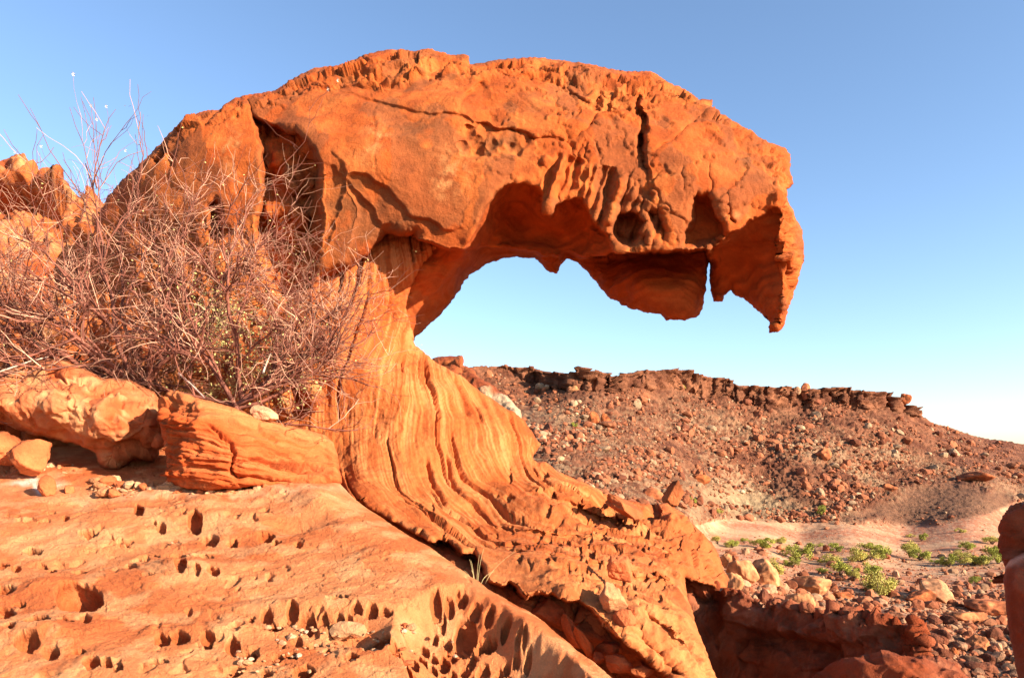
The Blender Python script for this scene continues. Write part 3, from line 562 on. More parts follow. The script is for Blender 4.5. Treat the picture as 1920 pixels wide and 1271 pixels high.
# ================================================================== BOULDERS ON THE SLAB
def tps_depth(c): return lambda U, V: tps(c, U, V)
bo_out = [(-190,690),(0,700),(30,690),(60,678),(95,670),(125,675),(160,690),(190,710),(220,708),(245,711),(270,725),(290,735),(300,755),(303,800),(301,830),(300,850),(290,868),(255,862),(240,870),(222,883),(195,880),(182,868),(178,850),(150,835),(100,822),(50,812),(0,793),(-190,775)]
BO_C = [(-150,690,7.2),(-150,775,6.7),(0,700,7.2),(100,672,7.4),(250,712,7.25),(0,760,6.55),(100,760,6.5),(200,780,6.5),(290,780,6.75),(200,865,6.65),(295,850,6.9),(100,815,6.75),(0,790,6.75),(150,700,6.95)]
def bo_disp(U, V, P, N, din):
    d = 0.035 * facets(P * 3.2 + 0.4 * fbm(P * 3, 2, 6)[..., None], 602)[0] + 0.015 * ridged(P * 7, 3, 603) + 0.12 * fbm(P * 1.1, 3, 601) + 0.05 * fbm(P * 4, 4, 611) + 0.008 * fbm(P * 15, 3, 621)
    d = d + pits_field(U, V, [(118,738,12,16,.8),(135,755,6,10),(165,745,5,6),(195,735,10,7,.8),(212,745,7,7),(228,758,5,8),(258,757,4,6),(105,700,7,6),(125,715,9,8,.6),(82,762,4,4),(212,790,8,8)], 0.1, 5, 8) * P[..., 1] / F * 1.1
    wu, wv = warp(U, V, 6, 25, 9)
    return d - crack(wu, wv, [(100,695),(125,712),(160,712),(185,722)], 3, 0.06) - 0.10 * sstep(815, 850, V) * sstep(160, 180, U) - crack(wu, wv, [(180,850),(215,842),(260,850),(300,845)], 4, 0.08)
def bo_color(U, V, P, N, din):
    a = fbm(P * 1.4, 4, 631); b = fbm(P * 5, 3, 641)
    c = lerp(np.broadcast_to(np.array([0.64, 0.255, 0.115]), P.shape), (0.57, 0.17, 0.06), np.clip(0.4 + 1.6 * a, 0, 1))
    c = lerp(c, (0.76, 0.44, 0.22), np.clip(1.5 * b, 0, 0.7))
    return lerp(c, (0.44, 0.20, 0.10), 0.5 * sstep(790, 830, V) * sstep(130, 170, U))  # lower right darkened, the tilted block's cast shadow put into the colour
bo, _ = relief("boulder", bo_out, tps_depth(BO_C), 2, 2.0, 18, 0.35, 30, 1.1, 80, None, bo_disp, bo_color, M_block, None, 4, 1, (-5.2, 7.1, -0.35))
tag(bo, "large rounded orange boulder with a hollow underneath, left of the tilted block", "boulder")
bl_out = [(297,757),(300,750),(315,746),(318,736),(335,737),(385,750),(440,765),(480,780),(520,793),(560,803),(610,815),(625,830),(632,850),(636,875),(640,905),(620,912),(560,915),(500,912),(470,910),(430,918),(390,921),(350,913),(320,911),(312,906),(315,880),(312,850),(303,810),(298,780)]
BL_C = [(300,760,6.35),(320,740,6.45),(385,758,6.15),(390,900,6.0),(312,900,6.3),(480,790,6.35),(600,830,6.8),(500,900,6.15),(640,900,6.5),(450,840,6.03),(560,820,6.65),(340,850,6.2),(395,830,5.98),(430,775,6.25)]
def bl_strata(U, V): return (V - 0.20 * (U - 300)) / 30.0
def bl_disp(U, V, P, N, din):
    wu, wv = warp(U, V, 7, 60, 33); s = bl_strata(wu, wv)
    d = 0.05 * fbm(np.stack([s * 1.3, U / 200, 0 * U], -1), 2, 651) + 0.03 * ridged(np.stack([s * 3.1, U / 120, 0 * U + 2], -1), 2, 652) + 0.012 * fbm(np.stack([s * 9, U / 50, 0 * U + 2], -1), 2, 653)
    d = d + 0.022 * facets(P * np.array([4, 4, 9.]) + 0.4 * fbm(P * 3, 2, 6)[..., None], 664)[0] + 0.05 * fbm(P * 2.2, 3, 661) + sstep(400, 370, U) * (0.05 * ridged(P * 5, 3, 662)) + 0.006 * fbm(P * 16, 3, 663)
    wu, wv = warp(U, V, 4, 14, 35)
    d = d - crack(wu, wv, [(430,880),(436,868),(470,862),(520,870),(570,875),(600,880)], 3, 0.07) - crack(wu, wv, [(508,872),(540,872),(575,882)], 4.5, 0.12)
    d = d - crack(wu, wv, [(390,800),(430,830),(440,850),(432,880),(440,895),(490,905)], 3.0, 0.08) - crack(wu, wv, [(450,893),(520,905),(560,902)], 3.5, 0.1)
    return d
def bl_color(U, V, P, N, din):
    wu, wv = warp(U, V, 7, 60, 33); s = bl_strata(wu, wv)
    b = fbm(np.stack([s * 2.6, U / 160, 0 * U + 2], -1), 3, 671); a = fbm(P * 1.6, 3, 672)
    c = lerp(np.broadcast_to(np.array([0.55, 0.145, 0.042]), P.shape), (0.62, 0.205, 0.075), np.clip(0.4 + 1.6 * b, 0, 1))
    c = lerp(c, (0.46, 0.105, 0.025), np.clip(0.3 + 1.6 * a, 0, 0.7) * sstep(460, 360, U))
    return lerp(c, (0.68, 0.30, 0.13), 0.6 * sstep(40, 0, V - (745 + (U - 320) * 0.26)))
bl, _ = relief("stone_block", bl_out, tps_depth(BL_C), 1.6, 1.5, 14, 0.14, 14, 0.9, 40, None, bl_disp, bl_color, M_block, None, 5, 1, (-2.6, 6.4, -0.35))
tag(bl, "long tilted block of layered orange sandstone resting on the slab in front of the shrub", "rock block")
# crag and rocky slope left of the arch
cr_out = [(-260,330),(-60,320),(0,302),(20,295),(45,291),(55,308),(62,320),(80,328),(100,335),(110,350),(130,362),(150,372),(180,378),(215,395),(260,430),(330,470),(420,560),(600,640),(600,760),(300,800),(100,830),(-260,830)]
CR_C = [(-200,340,14.5),(30,300,14),(150,380,13.5),(0,400,13),(0,480,11.8),(200,500,11.6),(0,650,9.6),(200,680,9.5),(300,560,10.6),(-200,650,9.5),(300,740,8.8),(0,800,8.2),(550,700,9.0),(560,760,8.4),(-200,820,8.0)]
def cr_disp(U, V, P, N, din):
    w1, w2, wid = worley(P * 0.9 + 0.5 * fbm(P * 0.8, 2, 5)[..., None], 701)
    d = 0.7 * (wid - 0.5) * sstep(0, 0.25, w2 - w1) + 0.22 * ridged(P * 0.9, 5, 711, 0.55) + 0.04 * fbm(P * 5, 3, 712)
    return d - ledge(*warp(U, V, 5, 25, 5), [(-100,352),(-10,348),(60,350),(110,368),(150,384)], 0.9, 45, -1)
def cr_color(U, V, P, N, din):
    a = fbm(P * 0.8, 4, 721); b = fbm(P * 3, 3, 722)
    c = lerp(np.broadcast_to(np.array([0.58, 0.20, 0.065]), P.shape), (0.44, 0.125, 0.04), np.clip(0.4 + 1.6 * a, 0, 1))
    return lerp(c, (0.72, 0.38, 0.18), np.clip(1.6 * b, 0, 0.8))
cr, _ = relief("rock_outcrop", cr_out, tps_depth(CR_C), 2.4, 3, 18, 0.4, 24, 1.5, 80, None, cr_disp, cr_color, M_dark, None, 6, 1, (-7, 10.5, -0.6))
tag(cr, "jagged red rock outcrop rising behind the dead shrub at the left edge", "rock outcrop")

# ================================================================== SHADED RIDGE AND ROCKS AT THE LOWER RIGHT
ri_out = [(1276,1075),(1300,1083),(1320,1085),(1350,1100),(1390,1112),(1420,1118),(1432,1135),(1445,1118),(1475,1135),(1480,1126),(1500,1143),(1510,1135),(1530,1150),(1565,1165),(1580,1156),(1590,1146),(1615,1154),(1640,1165),(1645,1158),(1665,1158),(1700,1175),(1718,1168),(1735,1190),(1745,1215),(1750,1236),(1780,1300),(1780,1480),(1250,1480),(1250,1271),(1250,1165),(1258,1100)]
RI_C = [(1250,1200,7.9),(1278,1077,7.7),(1350,1100,7.5),(1445,1120,7.1),(1590,1150,6.4),(1740,1200,5.7),(1290,1130,7.6),(1340,1260,7.2),(1450,1200,6.9),(1600,1230,6.2),(1740,1300,5.6),(1500,1400,6.4),(1360,1450,6.9),(1340,1120,7.7),(1385,1150,7.25)]
def ri_disp(U, V, P, N, din):
    w1, w2, wid = worley(P * np.array([1.7, 1.7, 2.6]) + 0.5 * fbm(P * 1.5, 2, 5)[..., None], 731)
    top = sstep(120, 20, din)
    d = 0.16 * fbm(P * 1.1, 3, 741) + top * (0.06 * ridged(P * 2.6, 4, 742, 0.55) + 0.09 * (wid - 0.5) * sstep(0, 0.2, w2 - w1)) + 0.012 * fbm(P * 9, 3, 743)
    d = d + 0.05 * facets(P * 3.5 + 0.4 * fbm(P * 3, 2, 6)[..., None], 745)[0] + 0.03 * ridged(P * np.array([5, 5, 2.]), 3, 746)
    return d - ledge(*warp(U, V, 8, 30, 15), [(1370,1165),(1420,1180),(1480,1190),(1540,1205),(1600,1212)], 0.25, 45, -1)
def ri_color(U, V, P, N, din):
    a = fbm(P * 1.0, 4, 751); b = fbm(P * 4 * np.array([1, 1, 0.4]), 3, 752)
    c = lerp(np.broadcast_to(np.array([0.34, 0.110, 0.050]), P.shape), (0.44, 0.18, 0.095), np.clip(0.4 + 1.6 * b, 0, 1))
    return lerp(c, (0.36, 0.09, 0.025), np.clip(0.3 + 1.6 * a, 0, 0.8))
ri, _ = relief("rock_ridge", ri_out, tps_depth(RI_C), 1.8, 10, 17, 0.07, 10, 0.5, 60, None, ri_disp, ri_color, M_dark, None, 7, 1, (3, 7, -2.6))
tag(ri, "dark red rock ridge with a jagged crest lying in shade below the arch foot", "rock ridge")
lo_out = [(1440,1330),(1500,1285),(1545,1262),(1590,1247),(1640,1236),(1700,1231),(1760,1229),(1792,1244),(1820,1275),(1860,1330),(1860,1480),(1440,1480)]
LO_C = [(1500,1285,5.3),(1640,1240,5.2),(1790,1245,5.1),(1640,1330,4.7),(1800,1340,4.7),(1500,1450,4.5),(1800,1450,4.4)]
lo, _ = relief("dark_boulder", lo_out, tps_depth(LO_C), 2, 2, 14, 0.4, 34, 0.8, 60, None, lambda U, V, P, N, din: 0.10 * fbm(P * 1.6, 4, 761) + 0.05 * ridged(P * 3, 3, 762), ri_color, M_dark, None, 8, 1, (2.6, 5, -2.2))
tag(lo, "dark boulder in deep shade at the bottom edge in front of the jagged ridge", "boulder")
rr_out = [(2300,880),(2150,890),(2050,905),(1980,920),(1935,940),(1896,949),(1884,968),(1879,990),(1881,1040),(1882,1060),(1900,1100),(1960,1150),(2300,1200)]
RR_C = [(1884,980,6.6),(1900,1050,6.5),(1980,950,6.5),(2100,900,6.6),(2300,880,6.8),(2300,1100,6.2)]
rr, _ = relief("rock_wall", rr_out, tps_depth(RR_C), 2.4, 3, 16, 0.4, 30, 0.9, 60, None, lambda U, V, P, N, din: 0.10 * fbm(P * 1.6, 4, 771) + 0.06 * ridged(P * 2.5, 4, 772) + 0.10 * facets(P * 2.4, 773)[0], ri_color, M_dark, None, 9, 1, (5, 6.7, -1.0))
tag(rr, "dark shaded rock standing up at the right edge of the picture", "rock wall")
rf_out = [(2300,960),(2000,1000),(1930,1030),(1895,1048),(1886,1062),(1882,1085),(1885,1120),(1890,1170),(1897,1210),(1905,1250),(1915,1290),(1930,1400),(2300,1500)]
RF_C = [(1886,1070,6.1),(1900,1200,5.9),(1920,1290,5.7),(2000,1020,5.9),(2000,1200,5.4),(2300,1000,5.6),(2300,1400,5.0)]
def rf_color(U, V, P, N, din):
    c = ri_color(U, V, P, N, din)
    return lerp(c, (0.80, 0.52, 0.36), 0.8 * np.exp(-(((V - 1056 + (U - 1895) * 0.45) + 6 * fbm(P * 4, 3, 5)) / 5) ** 2) * sstep(1990, 1900, U))  # pale line along the top edge, its sunlight put into the colour
rf, _ = relief("striped_boulder", rf_out, tps_depth(RF_C), 2.4, 1.5, 20, 0.3, 24, 0.7, 60, None, lambda U, V, P, N, din: 0.07 * fbm(P * 1.6, 4, 781) + 0.03 * fbm(np.stack([P[..., 0] * 14 + 3 * P[..., 2], P[..., 2] * 1.5, P[..., 1]], -1), 3, 782), rf_color, M_block, None, 10, 1, (4.4, 6.1, -1.8))
tag(rf, "smooth red boulder with a pale lit top edge at the right edge, below the dark rock", "boulder")

# ================================================================== HILL AND VALLEY
SKY = [(500,695),(700,690),(870,691),(885,687),(905,685),(950,687),(1010,692),(1025,697),(1060,699),(1100,697),(1150,706),(1160,704),(1188,698),(1194,693),(1240,695),(1265,691),(1295,695),(1310,702),(1340,708),(1365,712),(1385,722),(1430,724),(1470,728),(1480,731),(1530,729),(1560,727),(1600,731),(1640,734),(1670,736),(1675,744),(1695,746),(1697,757),(1720,775),(1750,793),(1780,800),(1810,812),(1850,822),(1880,825),(1920,833),(2000,846),(2300,870)]
HILL_C = [(700,690,150),(700,760,140),(700,900,80),(880,690,150),(900,730,144),(1000,695,155),(1000,738,148),(1000,800,108),(1000,880,78),(1000,950,60),(1100,930,66),(1200,950,68),(1250,693,165),(1250,750,157),(1250,850,115),(1250,925,88),(1290,965,80),(1500,730,182),(1500,772,173),(1500,850,143),(1500,920,125),(1500,970,113),(1690,750,195),(1690,790,180),(1690,870,152),(1690,940,129),(1690,985,117),(1850,822,210),(1850,880,160),(1850,930,130),(2100,855,220),(2100,900,160),(2100,940,132),(2300,870,220),(2300,940,132),
 (1330,1000,88),(1400,985,104),(1500,1000,106),(1700,1000,111),(1900,1000,110),(1400,1060,62),(1600,1060,75),(1900,1060,80),(1370,1110,44),(1500,1150,47),(1700,1150,50),(1900,1150,54),(1500,1300,32),(1850,1300,34),(2100,1150,52),(2100,1000,110),(2300,1300,34),(1000,1100,36),(1200,1100,38),(700,1100,36)]
BASE = [(500,1400),(1100,1400),(1240,1040),(1300,985),(1360,972),(1450,978),(1540,980),(1650,985),(1760,984),(1850,965),(1900,945),(2000,945),(2300,945)]
u1 = axis(640, 2300, 1.7, 780, 1940, 12); v1 = axis(660, 1420, 1.5, 660, 1300, 12)
HU, HV = np.meshgrid(u1, v1)
sk = np.interp(HU, [p[0] for p in SKY], [p[1] for p in SKY]) + 2.2 * np.round(1.5 * fbm(np.stack([HU / 22, 0 * HU, 0 * HU], -1), 3, 801)) / 1.5 + 1.2 * fbm(np.stack([HU / 7, 0 * HU, 0 * HU], -1), 3, 802)
bs = np.interp(HU, [p[0] for p in BASE], [p[1] for p in BASE])
HV2 = np.maximum(HV, sk)                                # rows above the crest collapse onto it, then fold back over the plateau
HD = tps(HILL_C, HU, HV2, log=True)
ch = np.interp(HU, [870, 960, 1000, 1100, 1200, 1260, 1330, 1400, 1470, 1520, 1600, 1690, 1720, 1740, 2300], [4, 14, 36, 40, 34, 44, 40, 34, 40, 38, 36, 32, 10, 0, 0]) * (1 + 0.35 * fbm(np.stack([HU / 40, 0 * HU, 0 * HU], -1), 3, 806)); cb = HV2 - sk
HD = np.where(cb < ch, tps(HILL_C, HU, sk + ch, log=True) + (ch - cb) * 0.05, HD)
HP = unp(HU, HV2, HD); HN = grid_normals(HP)
above = np.clip((sk - HV) / 1.5, 0, 14)
HP = HP + above[..., None] * np.array([0, 4.0, -0.25])
hillm = sstep(-3, 6, bs - HV2); HFR = 0.25 + 0.75 * sstep(0.03, 0.3, np.abs((HN * HP / np.linalg.norm(HP, axis=-1, keepdims=True)).sum(-1)))
wu, wv = warp(HU, HV2, 18, 50, 75)
spur = np.exp(-(((wu - 1390) / 110) ** 2 + ((wv - 945 - (wu - 1390) * 0.15) / 28) ** 2))
fan = sstep(6, -14, poly_sdf(wu, wv, [(1640,945),(1700,912),(1800,905),(1890,935),(1890,985),(1760,990),(1650,985),(1560,972)]))
below = HV2 - sk
w1, w2, wid = worley(HP * 0.16 + 0.5 * fbm(HP * 0.1, 2, 5)[..., None], 811)
fa, fb = facets(HP * np.array([0.5, 0.5, 0.7]) + 0.4 * fbm(HP * 0.3, 2, 6)[..., None], 821); fc, fd = facets(HP * 1.3, 823); fe, fg = facets(HP * np.array([0.30, 0.30, 0.10]) + 0.4 * fbm(HP * 0.2, 2, 16)[..., None], 825)
cliff = sstep(4, -4, below - ch) * sstep(900, 960, HU * 1.0) * (HU < 1720)
dis = hillm * (0.55 * ridged(HP * 0.07, 5, 831, 0.55) + 1.3 * (wid - 0.45) * sstep(0, 0.3, w2 - w1) * (0.15 + 1.1 * cliff) + 0.75 * fa * (0.45 + 0.4 * cliff) + 0.22 * fc + 1.3 * cliff * fe)
dis = dis + cliff * 0.9 * sstep(9, 5, below + 3 * fbm(HP * 0.3, 2, 19))
dis = dis * (1 - 0.85 * fan) * (1 - 0.75 * spur)
dis = dis - cliff * 1.0 * sstep(0.10, 0.0, w2 - w1) + hillm * 0.25 * fbm(HP * 0.9, 3, 841) + (1 - hillm) * (0.10 * fbm(HP * 0.12, 3, 851) + 0.10 * fbm(HP * 0.7, 3, 852))
crest = sstep(0, 5, below)
HP2 = HP + HN * (dis * HFR * (0.1 + 0.9 * crest))[..., None] * np.where(above > 0, 0.3, 1.0)[..., None]
a = fbm(HP * 0.05, 4, 861); b = fbm(HP * 0.22, 4, 862); c2 = fbm(HP * 1.2, 3, 863)
hc = lerp(np.broadcast_to(np.array([0.36, 0.168, 0.092]), HP.shape), (0.24, 0.100, 0.054), np.clip(0.4 + 1.8 * b, 0, 1))
hc = lerp(hc, (0.52, 0.35, 0.21), np.clip(0.10 + 1.5 * c2 + 1.3 * a, 0, 0.85) * (1 - 0.7 * cliff) * sstep(20, 120, below))
hc = lerp(hc, (0.52, 0.25, 0.135), 0.8 * cliff * np.clip(0.1 + 1.6 * fbm(HP * 0.12, 3, 866), 0, 1))
hc = lerp(hc, (0.56, 0.42, 0.25), 0.85 * spur)
hc = lerp(hc, (0.33, 0.18, 0.105), 0.85 * fan)
vb = fbm(np.stack([HP[..., 0] * 0.02, HP[..., 1] * 0.14, 0 * a], -1), 4, 871)
vc = lerp(np.broadcast_to(np.array([0.52, 0.245, 0.14]), HP.shape), (0.62, 0.40, 0.24), np.clip(0.30 + 1.9 * vb, 0, 1))
vc = lerp(vc, (0.58, 0.42, 0.28), np.clip(0.1 + 1.6 * c2, 0, 0.6))
vc = lerp(vc, (0.38, 0.17, 0.09), np.clip(0.2 + 1.4 * fbm(HP * 0.16, 3, 874), 0, 0.8) * sstep(1030, 1120, HV2))
HC = 0.86 * hc * hillm[..., None] + vc * (1 - hillm)[..., None]
idx = np.arange(HU.size).reshape(HU.shape)
q = np.stack([idx[:-1, :-1], idx[1:, :-1], idx[1:, 1:], idx[:-1, 1:]], -1)
ishill = (HV2 < bs)[:-1, :-1]; keep = (above[:-1, :-1] < 13)
def sub(name, m, mat):
    qq = q[m]; un, inv = np.unique(qq, return_inverse=True)
    me = mesh_np(name, HP2.reshape(-1, 3)[un], inv.reshape(-1, 4), cols=HC.reshape(-1, 3)[un]); return tag(link(name, me, mat), kind="structure")
sub("hill", ishill & keep, M_far); sub("valley_ground", ~ishill, M_ground)
# the wide plain that reaches the horizon, and the mound of bedrock that the arch and the slab stand on
def sheet(name, xs, ys, zf, col, mat):
    X, Y = np.meshgrid(xs, ys); Z = zf(X, Y); V = np.stack([X, Y, Z], -1).reshape(-1, 3)
    i = np.arange(X.size).reshape(X.shape); qq = np.stack([i[:-1, :-1], i[:-1, 1:], i[1:, 1:], i[1:, :-1]], -1).reshape(-1, 4)
    cc = np.array(col) * (1 + 0.5 * fbm(V * 0.05, 3, 5))[:, None]
    return tag(link(name, mesh_np(name, V, qq, cols=cc), mat), kind="structure")
g = np.sinh(np.linspace(-5, 5, 81)) / np.sinh(5) * 6000
sheet("ground", g, g + 60, lambda X, Y: -16.5 + 0 * X, (0.45, 0.24, 0.14), M_ground)
sheet("bedrock_mound", np.linspace(-40, 40, 81), np.linspace(-30, 45, 76), lambda X, Y: np.maximum(-16.8, np.minimum(-2.9, -2.9 - 0.9 * (np.hypot(X * np.where(X > 0, 1, 0.5), (Y - 4) * np.where(Y > 4, 1, 0.45)) - 5.0))) + 0.3 * fbm(np.stack([X * .3, Y * .3, 0 * X], -1), 3, 3), (0.5, 0.2, 0.08), M_dark)

# ================================================================== LOOSE ROCKS
def icosphere(n):
    t = (1 + 5 ** .5) / 2
    V = [np.array(v, float) / np.linalg.norm(v) for v in [(-1,t,0),(1,t,0),(-1,-t,0),(1,-t,0),(0,-1,t),(0,1,t),(0,-1,-t),(0,1,-t),(t,0,-1),(t,0,1),(-t,0,-1),(-t,0,1)]]
    T = [(0,11,5),(0,5,1),(0,1,7),(0,7,10),(0,10,11),(1,5,9),(5,11,4),(11,10,2),(10,7,6),(7,1,8),(3,9,4),(3,4,2),(3,2,6),(3,6,8),(3,8,9),(4,9,5),(2,4,11),(6,2,10),(8,6,7),(9,8,1)]
    for _ in range(n):
        c = {}; T2 = []
        def mid(a, b):
            k = (min(a, b), max(a, b))
            if k not in c:
                m = V[a] + V[b]; V.append(m / np.linalg.norm(m)); c[k] = len(V) - 1
            return c[k]
        for a, b, d in T:
            x, y, z = mid(a, b), mid(b, d), mid(d, a); T2 += [(a, x, z), (b, y, x), (d, z, y), (x, y, z)]
        T = T2
    return np.array(V), np.array(T)
ICO = {n: icosphere(n) for n in (1, 2, 3, 4)}
def rock_shape(seed, n=3, planes=11, rough=0.10, soft=0.25, size=(1, 1, 1)):
    r = np.random.default_rng(seed); V, T = ICO[n]
    nn = r.normal(size=(planes, 3)); nn /= np.linalg.norm(nn, axis=1)[:, None]; dd = r.uniform(0.55, 0.95, planes)
    dots = V @ nn.T
    R = np.where(dots > 0.05, dd / np.maximum(dots, 0.05), 9).min(1); R = np.minimum(R, 1.25)
    R = R * (1 - soft) + soft * 0.85
    P = V * R[:, None]; P = P + V * (rough * fbm(P * 2.2 + seed, 4, seed % 97))[:, None]
    return P * np.array(size), T
def rock_cols(n, base, seed, P):
    f = fbm(P * 1.3 + seed, 3, seed % 89); c = np.array(base)
    return np.clip(c * (1 + 0.7 * f)[:, None], 0, 1)
def rock_thing(name, label, u, v, Y, size, base, seed, rot=0, cat="rock", group=None, n=3, mat=None, soft=0.25, rough=0.1, planes=11, tilt=(0, 0), sink=0.3):
    """(u, v) is where its foot stands"""
    P, T = rock_shape(seed, n, planes, rough, soft, size)
    me = mesh_np(name, P, [], T, rock_cols(len(P), base, seed, P), smooth=n >= 3)
    p = unp(u, v, Y); o = link(name, me, mat or M_stone); o.location = p + np.array([0, 0, size[2] * (0.85 - sink)]); o.rotation_euler = (tilt[0], tilt[1], rot)
    return tag(o, label, cat, group)
OR, PA, DK, RD = (0.58, 0.205, 0.085), (0.66, 0.40, 0.23), (0.40, 0.145, 0.065), (0.46, 0.155, 0.065)
rock_thing("rock", "angular orange rock half hidden under the big boulder at left", 52, 873, 6.5, (0.20, 0.16, 0.17), OR, 3, 0.3, n=4, soft=0.15)
rock_thing("rock", "pale orange rock cut by the left edge below the big boulder", -2, 862, 6.7, (0.22, 0.2, 0.20), OR, 4, 0.8, n=4)
rock_thing("rock", "long pale stone lying on top of the tilted layered block", 490, 784, 6.45, (0.15, 0.08, 0.07), PA, 5, 0.0, n=4, tilt=(0, 0.35))
rock_thing("rock", "dark red knob of rock wedged between boulder and tilted block", 300, 835, 6.9, (0.08, 0.1, 0.08), RD, 6, 0)
rock_thing("rock", "small pointed stone standing alone on the slab near the white stain", 86, 926, 6.05, (0.07, 0.06, 0.10), OR, 7, 0.5)
GS = "small stones lying on the slab in front of the block"
for k, (u, v, s) in enumerate([(200,911,.08),(214,908,.07),(186,915,.06),(228,913,.05),(240,915,.06),(196,928,.07),(212,930,.06),(318,917,.085),(348,918,.07),(270,918,.05),(285,920,.04),(300,922,.04),(375,926,.04),(395,928,.045),(410,929,.04),(335,926,.04),(258,916,.05),(178,905,.05),(130,922,.05),(360,930,.03),(430,926,.04),(500,918,.07),(485,922,.05),(10,872,.05),(30,884,.05),(95,878,.05),(110,881,.04),(122,876,.05),(80,884,.04)]):
    Y = float(slab_plane(np.array(v)))
    rock_thing("stone", "long pale stone leaning on the foot of the tilted block" if k == 21 else "small pale stone lying on the slab near the foot of the block and boulder", u, v, Y, (s * 1.2, s * .9, s * .75), [OR, PA, (0.66, 0.33, 0.16)][k % 3], 20 + k, k * 1.3, "stone", None if k == 21 else GS, n=3, sink=0.25)
GP = "pebbles lying in the slab's hollows"
for k, (u, v) in enumerate([(565,1190),(575,1186),(640,1186),(735,1240),(745,1236),(600,1238),(605,1245),(560,1232),(300,1090),(280,1108),(322,1018),(330,1016),(460,1235),(470,1238),(50,1190),(60,1192),(540,1226),(640,1235),(690,1187),(757,1184),(590,1255),(580,1260),(500,1225),(870,1178),(848,1205),(853,1232),(814,1226),(480,1195),(520,1200)]):
    Y = float(slab_plane(np.array(v, float))); s = [0.008, 0.012, 0.006, 0.015][k % 4]
    rock_thing("pebble", "tiny pale pebble lying in a hollow of the pitted slab", u, v, Y - 0.02, (s * 1.3, s, s * .8), [PA, (0.62, 0.44, 0.30), OR][k % 3], 60 + k, k, "pebble", GP, n=2, sink=0.2)
GV, GT, GC, off = [], [], [], 0
for k in range(700):
    if k < 300: u, v = rng.uniform(-40, 140), 868 + abs(rng.normal()) * 10
    elif k < 560: u, v = rng.uniform(170, 470), 915 + rng.normal() * 6
    else: u, v = rng.uniform(440, 780), rng.uniform(1170, 1262)
    Y = float(slab_plane(np.array(v))) - 0.02; s_ = 0.006 * (1 - rng.random()) ** -0.45; P, T = rock_shape(int(rng.integers(40)), 1, 8, 0.05, 0.1); GV.append(P * s_ * np.array([1.3, 1, .8]) + unp(u, v, Y)); GT.append(T + off); off += len(P)
    GC.append(np.repeat((np.array([PA, OR, (0.66, 0.38, 0.2)][k % 3]) * rng.uniform(.8, 1.1))[None], len(P), 0))
tag(link("gravel", mesh_np("gravel", np.concatenate(GV), [], np.concatenate(GT), np.concatenate(GC), smooth=False), M_stone), "fine gravel and chips scattered on the sandstone slab", "gravel", kind="stuff")
# rubble wedged in the gully between slab and arch foot
DK, RD = (0.46, 0.17, 0.075), (0.50, 0.18, 0.07)
RUB = [("smooth pale boulder perched at the top of the shaded gully",1147,1140,4.62,(.13,.12,.15),(0.64,0.33,0.165),0,(0,.2)),("dark slab leaning into the gully beneath the pale boulder",1115,1195,5.0,(.19,.11,.08),(0.52, 0.2, 0.09),.5,(0.3,.5)),("upright dark plank of rock in the gully, left of the leaning slab",1075,1215,4.8,(.06,.09,.22),DK,.3,(.3,-.5)),
 ("second plank of rock lying against the upright one in the gully",1095,1225,4.75,(.05,.08,.2),RD,.3,(.3,-.55)),("blunt dark rock at the head of the gully",1025,1160,5.0,(.17,.12,.12),DK,.2,(0,.3)),("angular orange rock on the right wall of the gully",1172,1172,4.52,(.10,.1,.08),OR,.9,(0,0)),("flat dark stone low in the gully",1160,1255,4.6,(.16,.12,.09),DK,.2,(0,.2)),
 ("reddish flat stone at the bottom of the gully near the picture's lower edge",1205,1262,4.5,(.12,.08,.05),RD,.3,(0,.2)),("small dark stone between slab rim and gully rubble",1120,1240,4.7,(.07,.07,.06),DK,0,(0,0)),("dark chunk of rock beside the grass tuft end of the gully",985,1135,5.2,(.12,.1,.10),DK,1,(0,.3)),("orange fragment below the smooth pale boulder",1185,1150,4.62,(.06,.05,.05),OR,1,(0,.3)),("dark wedge of rock under the planks in the gully",1135,1225,4.8,(.14,.1,.08),DK,2,(0,.4))]
for k, (lb, u, v, Y, s, col, rot, tl) in enumerate(RUB): rock_thing("rock", lb, u, v, Y * 0.92, tuple(np.array(s) * 0.70), col, 120 + k, rot, "rock", "rubble in the gully", n=4, soft=0.15, tilt=tl, mat=M_block)
rock_thing("rock", "knob of orange rock on the arch foot casting a long shadow", 1160, 1082, 4.95, (.11, .10, .11), OR, 140, .4, n=4, mat=M_block)
rock_thing("rock", "flat red plate of rock on the shoulder of the arch foot", 1168, 960, 7.6, (.26, .2, .09), RD, 141, .4, n=4, mat=M_block, tilt=(.3, .3), soft=.05)
rock_thing("rock", "upright red rock standing on the shoulder of the arch foot", 1262, 946, 9.4, (.13, .13, .22), RD, 142, .4, n=4, mat=M_block)
# valley: pale boulders and blocks below the arch foot
def hill_at(u, v):
    i = int(np.clip(np.searchsorted(v1, v), 0, len(v1) - 1)); j = int(np.clip(np.searchsorted(u1, u), 0, len(u1) - 1)); return HP2[i, j], HN[i, j]
def far_rock(label, u, v, wpx, hpx, base, seed, cat="boulder", group=None, n=3, soft=0.2, name="boulder", planes=11, rot=0.3, tilt=(0, 0)):
    p, nn_ = hill_at(u, v); Y = p[1]; s = wpx / F * Y / 2; hh = hpx / F * Y / 2
    P, T = rock_shape(seed, n, planes, 0.1, soft, (s, s * 0.9, hh))
    o = link(name, mesh_np(name, P, [], T, rock_cols(len(P), base, seed, P), smooth=True), M_stone); o.location = p + np.array([0, 0.3 * s, hh * 0.45]); o.rotation_euler = (tilt[0], tilt[1], rot)
    return tag(o, label, cat, group)
PB = (0.58, 0.29, 0.14)
